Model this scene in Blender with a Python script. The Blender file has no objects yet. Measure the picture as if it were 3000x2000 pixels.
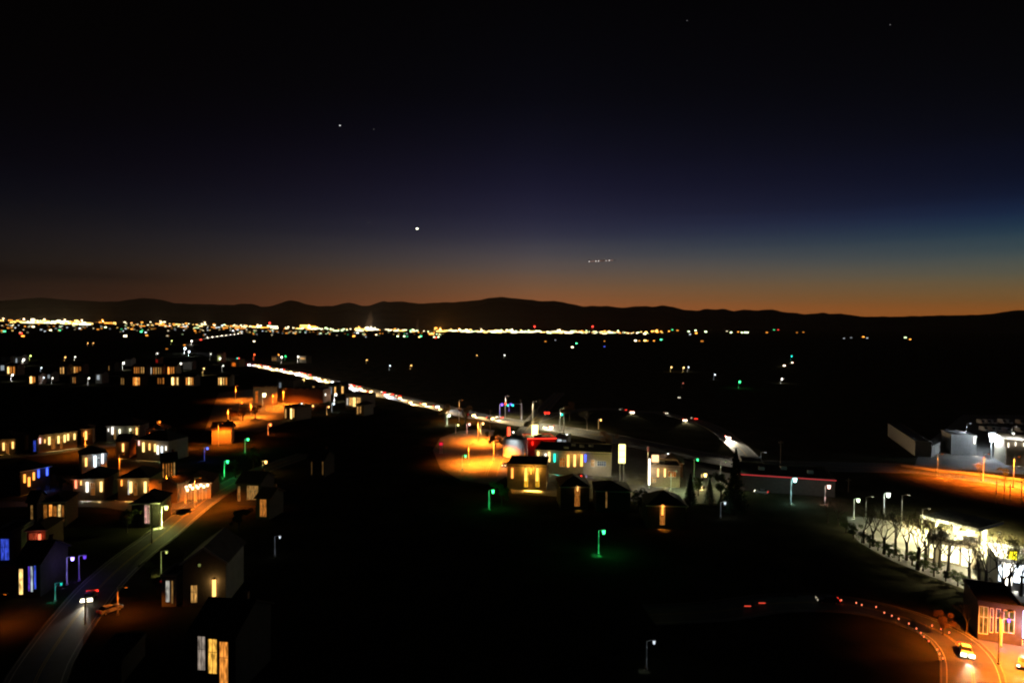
import bpy, bmesh, math, random
from mathutils import Vector, Matrix
from mathutils.bvhtree import BVHTree
R = math.radians
rnd = random.Random(7)
sc = bpy.context.scene
COL = sc.collection

# ------------------------------------------------------------------ camera
FPX, HCAM = 2000.0, 60.0                 # focal length in px of the 3000 px wide photo, drone height
pitch = math.atan(57 / FPX); roll = math.atan(0.010)
Fv = Vector((0, math.cos(pitch), -math.sin(pitch))); Rv = Vector((1, 0, 0)); Uv = Rv.cross(Fv)
R2 = Rv * math.cos(roll) + Uv * math.sin(roll); U2 = Uv * math.cos(roll) - Rv * math.sin(roll)
cd = bpy.data.cameras.new('camera'); cam = bpy.data.objects.new('camera', cd); COL.objects.link(cam)
cd.sensor_width = 36; cd.lens = 24.0; cd.clip_start = 1.0; cd.clip_end = 200000
M = Matrix((R2, U2, -Fv)).transposed().to_4x4(); M.translation = Vector((0, 0, HCAM)); cam.matrix_world = M
sc.camera = cam
CAM = Vector((0, 0, HCAM))

def ray(x, y): return (Fv + R2 * ((x - 1500) / FPX) - U2 * ((y - 1000) / FPX))
def P(x, y, z=0.0):
    d = ray(x, y); t = (z - HCAM) / d.z; return CAM + d * t
def Zat(p, y, x=None):
    """height at which the picture row y is reached above ground point p"""
    c = Vector((p.x, p.y, 0)) - CAM
    dz = c.dot(Fv); x = 1500 + c.dot(R2) / dz * FPX
    d = ray(x, y); t = math.hypot(p.x, p.y) / math.hypot(d.x, d.y); return HCAM + d.z * t

# ------------------------------------------------------------------ render look
sc.view_settings.view_transform = 'Standard'; sc.view_settings.look = 'None'
sc.view_settings.exposure = 0.0; sc.view_settings.gamma = 1.0
cy = sc.cycles
cy.use_denoising = True; cy.max_bounces = 4; cy.diffuse_bounces = 2; cy.glossy_bounces = 2
cy.transparent_max_bounces = 6; cy.volume_bounces = 0; cy.sample_clamp_indirect = 1.0
cy.filter_width = 2.1; cy.use_light_tree = True; cy.caustics_reflective = False; cy.caustics_refractive = False

# ------------------------------------------------------------------ sky: late dusk, glow strongest to the right
w = bpy.data.worlds.new('World'); sc.world = w; w.use_nodes = True
nt = w.node_tree; nt.nodes.clear(); N = nt.nodes.new; L = nt.links.new
def srgb(c):
    return tuple(((v / 255) / 12.92 if v / 255 <= .04045 else (((v / 255) + .055) / 1.055) ** 2.4) for v in c)
tc = N('ShaderNodeTexCoord'); sp = N('ShaderNodeSeparateXYZ'); L(tc.outputs['Generated'], sp.inputs[0])
def mth(op, a, b=None, clamp=False):
    n = N('ShaderNodeMath'); n.operation = op; n.use_clamp = clamp
    for i, v in enumerate((a, b)):
        if v is None: continue
        if isinstance(v, (int, float)): n.inputs[i].default_value = v
        else: L(v, n.inputs[i])
    return n.outputs[0]
elev = mth('MULTIPLY', mth('ARCSINE', sp.outputs['Z']), 180 / math.pi)
az = mth('MULTIPLY', mth('ARCTAN2', sp.outputs['X'], sp.outputs['Y']), 180 / math.pi)
# thin dusk layers: stretched noise nudges the elevation a little
mp = N('ShaderNodeMapping'); mp.inputs['Scale'].default_value = (3, 3, 70); L(tc.outputs['Generated'], mp.inputs[0])
nz = N('ShaderNodeTexNoise'); nz.inputs['Scale'].default_value = 1.0; nz.inputs['Detail'].default_value = 3; L(mp.outputs[0], nz.inputs['Vector'])
wob = mth('MULTIPLY', mth('SUBTRACT', nz.outputs[0], .5), 0.5)
e2 = mth('ADD', elev, wob)
fac = mth('DIVIDE', mth('ADD', e2, 2.0), 32.0, True)
def ramp(stops):
    r = N('ShaderNodeValToRGB'); r.color_ramp.interpolation = 'B_SPLINE'
    el = r.color_ramp.elements
    while len(el) > 1: el.remove(el[-1])
    for i, (e, c) in enumerate(stops):
        p = (e + 2) / 32
        k = el[0] if i == 0 else el.new(p)
        k.position = p; k.color = srgb(c) + (1,)
    L(fac, r.inputs[0]); return r.outputs[0]
LEFT = [(-2, (46, 28, 22)), (.6, (44, 26, 20)), (1.4, (38, 22, 18)), (2.2, (31, 19, 16)), (3.0, (24, 18, 17)), (4.0, (21, 19, 20)), (5.4, (18, 17, 22)), (6.8, (11, 13, 20)), (8.6, (6, 8, 17)), (10.4, (3, 4, 11)), (14.5, (1, 1, 3)), (21, (1, 1, 1)), (30, (1, 1, 1))]
MID = [(-2, (160, 92, 52)), (1.2, (158, 92, 53)), (2.2, (140, 92, 60)), (3.3, (117, 86, 64)), (4.5, (95, 82, 76)), (5.8, (72, 69, 76)), (7.3, (46, 47, 66)), (9.2, (31, 32, 54)), (11.5, (19, 20, 41)), (14.5, (10, 12, 26)), (18, (5, 6, 13)), (25, (2, 2, 3)), (30, (1, 1, 2))]
RIGHT = [(-2, (160, 92, 34)), (.6, (160, 92, 36)), (1.36, (150, 92, 42)), (1.9, (132, 94, 50)), (3.0, (108, 92, 64)), (3.75, (92, 90, 75)), (4.8, (68, 80, 81)), (6, (44, 65, 77)), (6.9, (29, 50, 71)), (7.8, (22, 36, 64)), (8.9, (14, 22, 44)), (10.4, (9, 14, 31)), (11.8, (8, 12, 27)), (13.2, (6, 8, 17)), (16, (4, 5, 9)), (21, (2, 2, 3)), (30, (1, 1, 2))]
def mix(a, b, f):
    m = N('ShaderNodeMixRGB'); L(f, m.inputs[0]); L(a, m.inputs[1]); L(b, m.inputs[2]); return m.outputs[0]
def step01(v, a, b):
    n = N('ShaderNodeMapRange'); n.interpolation_type = 'LINEAR'; n.inputs[1].default_value = a; n.inputs[2].default_value = b; L(v, n.inputs[0]); return n.outputs[0]
c1 = mix(ramp(LEFT), ramp(MID), mth('POWER', step01(az, -40, 2), 1.8)); c2 = mix(c1, ramp(RIGHT), step01(az, 0, 37))
# one thin dark cloud bank low on the left
cb = mth('MULTIPLY', mth('SUBTRACT', 1.0, mth('DIVIDE', mth('ABSOLUTE', mth('SUBTRACT', e2, 3.0)), .75), True), step01(az, -24, -37))
dk_ = N('ShaderNodeRGB'); dk_.outputs[0].default_value = srgb((17, 13, 14)) + (1,); c2 = mix(c2, dk_.outputs[0], mth('MULTIPLY', cb, .8))
# behind the camera the sky is plain night
back = step01(sp.outputs['Y'], -.25, .25)
nightc = N('ShaderNodeRGB'); nightc.outputs[0].default_value = srgb((7, 7, 9)) + (1,)
c3 = mix(nightc.outputs[0], c2, back)
bg = N('ShaderNodeBackground'); L(c3, bg.inputs[0]); bg.inputs[1].default_value = 1.0
wo = N('ShaderNodeOutputWorld'); L(bg.outputs[0], wo.inputs[0])

# ------------------------------------------------------------------ materials
MATS = {}
def mat(name, col, rough=.8, noise=0.0, scale=1.0, metal=0.0, spec=.3, bump=0.0, col2=None):
    if name in MATS: return MATS[name]
    m = bpy.data.materials.new(name); m.use_nodes = True; t = m.node_tree
    b = t.nodes['Principled BSDF']; b.inputs['Base Color'].default_value = (*col, 1)
    b.inputs['Roughness'].default_value = rough; b.inputs['Metallic'].default_value = metal
    b.inputs['Specular IOR Level'].default_value = spec
    if noise:
        tcn = t.nodes.new('ShaderNodeTexCoord'); n = t.nodes.new('ShaderNodeTexNoise'); n.inputs['Scale'].default_value = scale; n.inputs['Detail'].default_value = 6
        t.links.new(tcn.outputs['Object'], n.inputs['Vector'])
        r = t.nodes.new('ShaderNodeValToRGB'); r.color_ramp.elements[0].position = .3; r.color_ramp.elements[1].position = .7
        c2_ = col2 or tuple(v * (1 + noise) for v in col)
        r.color_ramp.elements[0].color = (*[v * (1 - noise) for v in col], 1); r.color_ramp.elements[1].color = (*c2_, 1)
        t.links.new(n.outputs[0], r.inputs[0]); t.links.new(r.outputs[0], b.inputs['Base Color'])
        if bump:
            bp = t.nodes.new('ShaderNodeBump'); bp.inputs['Strength'].default_value = bump; t.links.new(n.outputs[0], bp.inputs['Height']); t.links.new(bp.outputs[0], b.inputs['Normal'])
    MATS[name] = m; return m
def emat(col, s, sample=False):
    s = round(min(s, 5 + s * .08), 2)
    key = 'glow_%02x%02x%02x_%s%s' % (*[int(min(1, v) * 255) for v in col], s, 's' if sample else '')
    if key in MATS: return MATS[key]
    m = bpy.data.materials.new(key); m.use_nodes = True; t = m.node_tree; t.nodes.clear()
    e = t.nodes.new('ShaderNodeEmission'); e.inputs[0].default_value = (*col, 1); e.inputs[1].default_value = s
    o = t.nodes.new('ShaderNodeOutputMaterial'); t.links.new(e.outputs[0], o.inputs[0])
    m.cycles.emission_sampling = 'AUTO' if sample else 'NONE'
    MATS[key] = m; return m
def wmat(col, s):
    """lit window pane: emission broken up by curtains, furniture and unequal rooms"""
    key = 'pane_%02x%02x%02x_%s' % (*[int(min(1, v) * 255) for v in col], s)
    if key in MATS: return MATS[key]
    m = bpy.data.materials.new(key); m.use_nodes = True; t = m.node_tree; t.nodes.clear()
    tcn = t.nodes.new('ShaderNodeTexCoord'); n = t.nodes.new('ShaderNodeTexNoise'); n.inputs['Scale'].default_value = 1.6; n.inputs['Detail'].default_value = 2
    mpn = t.nodes.new('ShaderNodeMapping'); mpn.inputs['Scale'].default_value = (1.6, 1, .35)
    t.links.new(tcn.outputs['Object'], mpn.inputs[0]); t.links.new(mpn.outputs[0], n.inputs['Vector'])
    mr = t.nodes.new('ShaderNodeMapRange'); mr.inputs[1].default_value = .35; mr.inputs[2].default_value = .65; mr.inputs[3].default_value = s * .35; mr.inputs[4].default_value = s * 1.5
    t.links.new(n.outputs[0], mr.inputs[0])
    e = t.nodes.new('ShaderNodeEmission'); e.inputs[0].default_value = (*col, 1); t.links.new(mr.outputs[0], e.inputs[1])
    o = t.nodes.new('ShaderNodeOutputMaterial'); t.links.new(e.outputs[0], o.inputs[0])
    m.cycles.emission_sampling = 'NONE'; MATS[key] = m; return m
GRASS = mat('dry_grass', (.028, .032, .016), 1, .5, .08, spec=0, col2=(.05, .045, .03))
ASPH = mat('asphalt', (.05, .05, .052), .75, .25, .4)
CONC = mat('concrete', (.22, .21, .19), .9, .2, .5)
LOT = mat('worn_parking_asphalt', (.085, .083, .08), .8, .3, .25)
DIRT = mat('bare_dirt', (.07, .052, .038), 1, .35, .3, spec=0)
KERB = mat('kerb_concrete', (.16, .155, .145), .9, .15, 2)
PAINT = mat('road_paint', (.3, .3, .28), .7, .15, 2)
YPAINT = mat('yellow_road_paint', (.3, .2, .04), .7, .15, 2)
HILL = mat('hill_scrub', (.05, .045, .04), 1, .4, .0008, spec=0)
DARKM = mat('dark_metal', (.05, .05, .055), .5, metal=.6)
POLE = mat('galvanised_pole', (.55, .56, .55), .5, .1, 3)
WOOD = mat('weathered_wood_pole', (.12, .085, .06), .9, .3, 3)
ROOF = mat('asphalt_shingle', (.035, .03, .028), .95, .35, 2.5, bump=.2)
ROOF2 = mat('brown_shingle', (.08, .045, .03), .95, .35, 2.5, bump=.2)
ROOFG = mat('grey_flat_roof', (.05, .05, .05), .9, .3, .6)
WALLC = mat('cream_siding', (.3, .26, .2), .85, .12, 1.2)
WALLW = mat('white_siding', (.45, .45, .43), .85, .12, 1.2)
WALLB = mat('brown_brick', (.16, .085, .055), .9, .25, 3)
WALLT = mat('tan_stucco', (.28, .21, .14), .9, .15, 1)
WALLG = mat('grey_panel', (.22, .22, .22), .8, .15, 1)
WALLD = mat('dark_siding', (.05, .045, .04), .9, .2, 1)
WALLR = mat('red_painted_wall', (.45, .04, .03), .7, .15, 1)
TRIM = mat('white_trim', (.7, .7, .68), .7)
BARK = mat('bark', (.05, .04, .032), 1, .3, 4)
LEAF = mat('leaves', (.05, .065, .022), .8, .4, .8, spec=.1)
LEAFR = mat('rust_leaves', (.13, .07, .025), .8, .4, .8, spec=.1)
LEAFD = mat('conifer_needles', (.022, .04, .02), .9, .4, .8, spec=.1)
TIRE = mat('tyre_rubber', (.015, .015, .015), .9)
GLASS = mat('dark_window_glass', (.02, .022, .025), .15, spec=.6)
CARP = [mat('car_paint_' + n, c, .35, spec=.5) for n, c in (('silver', (.45, .46, .47)), ('white', (.7, .7, .7)), ('black', (.02, .02, .022)), ('red', (.3, .02, .02)), ('blue', (.03, .06, .2)), ('grey', (.14, .14, .15)))]
AMB, ORG, SOD = (1, .5, .13), (1, .33, .05), (1, .2, .012)
YEL, YGR, WHT, CWH = (1, .64, .2), (.85, .95, .25), (1, .93, .78), (.8, .92, 1)
GRN, TEAL, RED, BLU, VIO, PNK = (.04, 1, .22), (.02, .85, .6), (1, .03, .015), (.06, .12, 1), (.2, .08, 1), (1, .5, .42)

# ------------------------------------------------------------------ mesh building
class MB:
    def __init__(s): s.v = []; s.f = []; s.m = []; s.mats = []
    def mi(s, m):
        if m not in s.mats: s.mats.append(m)
        return s.mats.index(m)
    def poly(s, pts, m):
        i = len(s.v); s.v += [tuple(p) for p in pts]; s.f.append(tuple(range(i, i + len(pts)))); s.m.append(s.mi(m)); return s
    def box(s, x0, x1, y0, y1, z0, z1, m, mx=None):
        i = len(s.v); vs = [Vector((x, y, z)) for z in (z0, z1) for x, y in ((x0, y0), (x1, y0), (x1, y1), (x0, y1))]
        if mx: vs = [mx @ v for v in vs]
        s.v += [tuple(v) for v in vs]; k = s.mi(m)
        for f in ((3, 2, 1, 0), (4, 5, 6, 7), (0, 1, 5, 4), (1, 2, 6, 5), (2, 3, 7, 6), (3, 0, 4, 7)):
            s.f.append(tuple(i + a for a in f)); s.m.append(k)
        return s
    def tube(s, a, b, ra, rb, m, n=8, cap=True):
        a = Vector(a); b = Vector(b); d = (b - a).normalized()
        p = d.orthogonal().normalized(); q = d.cross(p); i = len(s.v); k = s.mi(m)
        for c, r in ((a, ra), (b, rb)):
            for j in range(n):
                t = 2 * math.pi * j / n; s.v.append(tuple(c + (p * math.cos(t) + q * math.sin(t)) * r))
        for j in range(n):
            j2 = (j + 1) % n; s.f.append((i + j, i + j2, i + n + j2, i + n + j)); s.m.append(k)
        if cap:
            s.f.append(tuple(i + n + j for j in range(n))); s.m.append(k); s.f.append(tuple(i + n - 1 - j for j in range(n))); s.m.append(k)
        return s
    def prism(s, prof, y0, y1, m, axis='y'):
        """closed profile [(a, z)] extruded along y (or x)"""
        i = len(s.v); n = len(prof); k = s.mi(m)
        for y in (y0, y1):
            for a, z in prof: s.v.append((a, y, z) if axis == 'y' else (y, a, z))
        for j in range(n):
            j2 = (j + 1) % n; s.f.append((i + j, i + j2, i + n + j2, i + n + j)); s.m.append(k)
        s.f.append(tuple(i + n - 1 - j for j in range(n))); s.m.append(k); s.f.append(tuple(i + n + j for j in range(n))); s.m.append(k)
        return s
    def mesh(s, name):
        me = bpy.data.meshes.new(name); me.from_pydata(s.v, [], s.f)
        for m in s.mats: me.materials.append(m)
        me.polygons.foreach_set('material_index', s.m); me.update(); return me
    def build(s, name, parent=None, loc=None, smooth=False):
        me = s.mesh(name)
        if smooth: me.shade_smooth()
        o = bpy.data.objects.new(name, me); COL.objects.link(o)
        if parent is not None: o.parent = parent
        if loc is not None: o.location = loc
        return o
ORD = ('first second third fourth fifth sixth seventh eighth ninth tenth eleventh twelfth thirteenth fourteenth fifteenth sixteenth seventeenth eighteenth nineteenth twentieth twenty-first twenty-second twenty-third twenty-fourth twenty-fifth twenty-sixth twenty-seventh twenty-eighth twenty-ninth thirtieth thirty-first thirty-second thirty-third thirty-fourth thirty-fifth thirty-sixth').split()
def tag(o, label, cat, group=None, kind=None):
    if label: o['label'] = label
    if cat: o['category'] = cat
    if group: o['group'] = group
    if kind: o['kind'] = kind
    return o
def empty(name, loc, rz=0, label=None, cat=None, group=None):
    o = bpy.data.objects.new(name, None); COL.objects.link(o); o.location = loc; o.rotation_euler = (0, 0, rz); o.empty_display_size = .5
    return tag(o, label, cat, group)
def structure(name, mb, label=None):
    o = mb.build(name); o['kind'] = 'structure'
    if label: o['label'] = label
    return o
def light(kind, name, parent, loc, col, power, size=.1, spot=None, blend=.5, rot=None):
    d = bpy.data.lights.new(name, kind); d.color = col; d.energy = power
    if kind in ('POINT', 'SPOT'): d.shadow_soft_size = size
    if kind == 'SPOT': d.spot_size = R(spot); d.spot_blend = blend
    o = bpy.data.objects.new(name, d); COL.objects.link(o); o.parent = parent; o.location = loc
    if rot: o.rotation_euler = rot
    return o
def copy_tree(o, parent=None):
    c = o.copy(); COL.objects.link(c); c.parent = parent
    for ch in o.children: copy_tree(ch, c)
    return c

# ------------------------------------------------------------------ ground, hills
g = MB()
g.poly([(-60000, -2000, 0), (60000, -2000, 0), (60000, 60000, 0), (-60000, 60000, 0)], GRASS)
structure('ground', g)
RIDGE = [(-400, 884), (-150, 880), (0, 881), (86, 874), (128, 871), (179, 877), (287, 883), (351, 883), (383, 876), (424, 873), (472, 877), (510, 888), (606, 891), (686, 893), (711, 889), (738, 889), (764, 898), (790, 898), (821, 887), (850, 879), (872, 883), (898, 891), (933, 897), (974, 896), (1003, 889), (1022, 886), (1038, 889), (1057, 895), (1083, 895), (1111, 885), (1124, 882), (1137, 885), (1159, 882), (1178, 883), (1226, 889), (1338, 884), (1395, 880), (1430, 873), (1464, 870), (1496, 872), (1579, 881), (1604, 882), (1623, 881), (1671, 889), (1709, 898), (1735, 896), (1783, 896), (1821, 902), (1846, 898), (1888, 896), (1910, 899), (1939, 894), (1968, 898), (1996, 906), (2044, 910), (2063, 905), (2095, 906), (2123, 904), (2150, 912), (2180, 906), (2215, 909), (2265, 906), (2291, 913), (2360, 920), (2410, 916), (2429, 919), (2464, 918), (2506, 925), (2532, 927), (2636, 927), (2700, 925), (2789, 923), (2865, 922), (2923, 917), (2953, 911), (2984, 908), (3060, 911), (3200, 905), (3500, 915)]
def lerp_tab(tab, x):
    for (a, ya), (b, yb) in zip(tab, tab[1:]):
        if a <= x <= b:
            t = (x - a) / (b - a); return ya + (yb - ya) * t
    return tab[-1][1] if x > tab[-1][0] else tab[0][1]
def hills(name, base_d, ridge_d, dy, seed, rough):
    r_ = random.Random(seed); hb = MB(); k = hb.mi(HILL)
    xs = list(range(-400, 3501, 6)); rows = [0, .06, .14, .25, .38, .5, .62, .74, .86, 1.0, 1.15]
    ph = [(r_.uniform(.004, .05), r_.uniform(0, 6.28), r_.uniform(.3, 1)) for _ in range(9)]
    for x in xs:
        y = lerp_tab(RIDGE, x) + dy(x) + .7 * math.sin(x * .11 + seed) * math.sin(x * .037) + r_.uniform(-.35, .35)
        d = ray(x, y); hd = math.hypot(d.x, d.y); el = d.z / hd; ux, uy = d.x / hd, d.y / hd
        Zr = HCAM + el * ridge_d
        for j, t in enumerate(rows):
            D = base_d + (ridge_d - base_d) * min(t, 1.0) + (3000 if t > 1 else 0)
            prof = t ** 1.7 if t <= 1 else .5
            wv = sum(a * math.sin(x * f + p + j * 1.3) for f, p, a in ph) / 5
            z = Zr * prof + (Zr * .10 * rough * wv * math.sin(min(t, 1) * math.pi)) - (2 if t == 0 else 0)
            hb.v.append((ux * D, uy * D, z))
    nr = len(rows)
    for i in range(len(xs) - 1):
        for j in range(nr - 1):
            a = i * nr + j; hb.f.append((a, a + nr, a + nr + 1, a + 1)); hb.m.append(k)
    o = structure(name, hb); o.data.shade_smooth(); return o
hill_o = hills('mountains', 9500, 26000, lambda x: 0, 3, 1)
foot_o = hills('foothills', 7600, 14500, lambda x: 18 + 7 * math.sin(x / 170 + 1) + 4 * math.sin(x / 61), 5, 1)
def hill_point(x, y):
    d = ray(x, y).normalized()
    for o in (foot_o, hill_o):
        hit, loc, nrm, idx = o.ray_cast(CAM, d)
        if hit: return loc
    return P(x, y) if d.z < 0 and -HCAM / d.z < 40000 else None

# ------------------------------------------------------------------ roads
def smooth_line(px, step=6.0):
    pts = [P(x, y) for x, y in px]; out = []
    for i in range(len(pts) - 1):
        p0 = pts[max(i - 1, 0)]; p1 = pts[i]; p2 = pts[i + 1]; p3 = pts[min(i + 2, len(pts) - 1)]
        n = max(2, int((p2 - p1).length / step))
        for k in range(n):
            t = k / n
            out.append(.5 * ((2 * p1) + (p2 - p0) * t + (2 * p0 - 5 * p1 + 4 * p2 - p3) * t * t + (3 * p1 - p0 - 3 * p2 + p3) * t ** 3))
    out.append(pts[-1]); return out
def ribbon(mb, line, off0, off1, z, m, dash=None, h=0):
    prev = None; acc = 0.0; on = True; gi = None
    for i, p in enumerate(line):
        d = (line[min(i + 1, len(line) - 1)] - line[max(i - 1, 0)]); d.z = 0; d.normalize(); n = Vector((d.y, -d.x, 0))
        a = p + n * off0; b = p + n * off1
        if prev is not None:
            acc += (p - prev[2]).length
            if dash is None or (acc % dash) < dash * .4:
                q = [(prev[0].x, prev[0].y, z), (prev[1].x, prev[1].y, z), (b.x, b.y, z), (a.x, a.y, z)]
                mb.poly(q[::-1], m)
                if h:
                    for u, v in ((0, 3), (2, 1)): mb.poly([q[v], q[u], (q[u][0], q[u][1], z - h), (q[v][0], q[v][1], z - h)], m)
        prev = (a, b, p.copy())
def road(name, px, width, lanes=4, mark=True):
    ln = smooth_line(px); mb = MB(); ribbon(mb, ln, -width / 2, width / 2, .04, ASPH); structure(name, mb)
    k = MB()
    ribbon(k, ln, -width / 2 - .3, -width / 2, .14, KERB, h=.14); ribbon(k, ln, width / 2, width / 2 + .3, .14, KERB, h=.14); structure('kerb', k)
    if mark:
        fine = smooth_line(px, 2.5); mk = MB()
        ribbon(mk, fine, -.25, -.1, .055, YPAINT); ribbon(mk, fine, .1, .25, .055, YPAINT)
        ribbon(mk, fine, -width / 2 + .6, -width / 2 + .75, .055, PAINT); ribbon(mk, fine, width / 2 - .75, width / 2 - .6, .055, PAINT)
        if lanes == 4:
            for s_ in (-1, 1): ribbon(mk, fine, s_ * width / 4 - .08, s_ * width / 4 + .08, .055, PAINT, dash=12)
        structure('road_markings', mk)
    return ln
HWY = [(714, 976), (615, 989), (562, 1002), (553, 1022), (600, 1037), (680, 1053), (743, 1069), (800, 1080), (853, 1090), (933, 1109), (1006, 1128), (1076, 1144), (1140, 1160), (1178, 1168), (1242, 1184), (1300, 1196), (1370, 1214), (1450, 1228), (1550, 1243), (1650, 1258), (1759, 1276), (1900, 1306), (2080, 1342), (2200, 1360), (2400, 1366), (2650, 1372), (2820, 1392), (3000, 1418), (3200, 1455)]
hwy = road('highway', HWY, 19)
R2PX = [(1560, 1236), (1640, 1210), (1740, 1198), (1811, 1200), (1858, 1206), (1920, 1207), (1990, 1222), (2060, 1240), (2110, 1264), (2165, 1310), (2210, 1362)]
road2 = road('side_road', R2PX, 9, 2)
road3 = road('residential_street', [(900, 1330), (760, 1380), (640, 1440), (560, 1495), (480, 1562), (400, 1622), (345, 1668), (290, 1722), (235, 1790), (190, 1850), (120, 1960), (80, 2060)], 9, 2)
road4 = road('curved_street', [(1900, 1800), (2100, 1790), (2250, 1768), (2400, 1764), (2520, 1776), (2620, 1800), (2700, 1826), (2775, 1862), (2822, 1905), (2848, 1960), (2856, 2060)], 9, 2)
road5 = road('cross_street', [(1455, 1395), (1470, 1352), (1510, 1300), (1548, 1252), (1570, 1222), (1600, 1190), (1640, 1150)], 9, 2)
road6 = road('terrace_street', [(-60, 1345), (120, 1330), (260, 1312), (420, 1300), (560, 1320)], 7, 2, False)
road7 = road('estate_street', [(-60, 1480), (120, 1475), (330, 1478), (470, 1500), (560, 1497)], 7, 2, False)
road8 = road('far_suburb_street', [(-60, 1098), (200, 1100), (450, 1101), (700, 1098)], 8, 2, False)
def patch(name, pts, m, z):
    mb = MB(); q = [P(x, y) for x, y in pts]; mb.poly([(p.x, p.y, z) for p in q][::-1], m)
    o = structure(name, mb)
    if o.data.polygons[0].normal.z < 0: o.data.flip_normals()
    return o
patch('parking_lot', [(1268, 1318), (1290, 1282), (1345, 1262), (1420, 1256), (1462, 1262), (1486, 1300), (1490, 1392), (1440, 1420), (1352, 1408), (1290, 1372)], LOT, .03)
patch('restaurant_lot', [(1460, 1330), (1800, 1300), (2000, 1345), (2150, 1390), (2100, 1475), (1880, 1470), (1500, 1445)], LOT, .025)
patch('forecourt', [(2482, 1512), (2560, 1516), (2660, 1535), (2760, 1566), (2900, 1590), (3060, 1606), (3080, 1765), (2980, 1764), (2900, 1752), (2800, 1716), (2700, 1678), (2600, 1636), (2520, 1590), (2488, 1556)], LOT, .03)
patch('industrial_yard', [(2680, 1362), (2700, 1310), (2820, 1215), (3100, 1215), (3150, 1400), (2900, 1382)], LOT, .03)
patch('shop_lot', [(2760, 1960), (2760, 1840), (2860, 1790), (3100, 1790), (3150, 2100), (2880, 2100)], LOT, .03)
patch('storage_yard', [(600, 1262), (640, 1150), (830, 1130), (960, 1160), (900, 1215), (760, 1265)], LOT, .03)
patch('roadside_yard', [(2640, 1394), (2760, 1398), (3050, 1432), (3140, 1500), (2980, 1484), (2860, 1462), (2770, 1440), (2690, 1416)], DIRT, .028)
patch('garden_court', [(470, 1500), (430, 1440), (480, 1395), (640, 1400), (660, 1450), (560, 1492)], LOT, .028)

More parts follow.
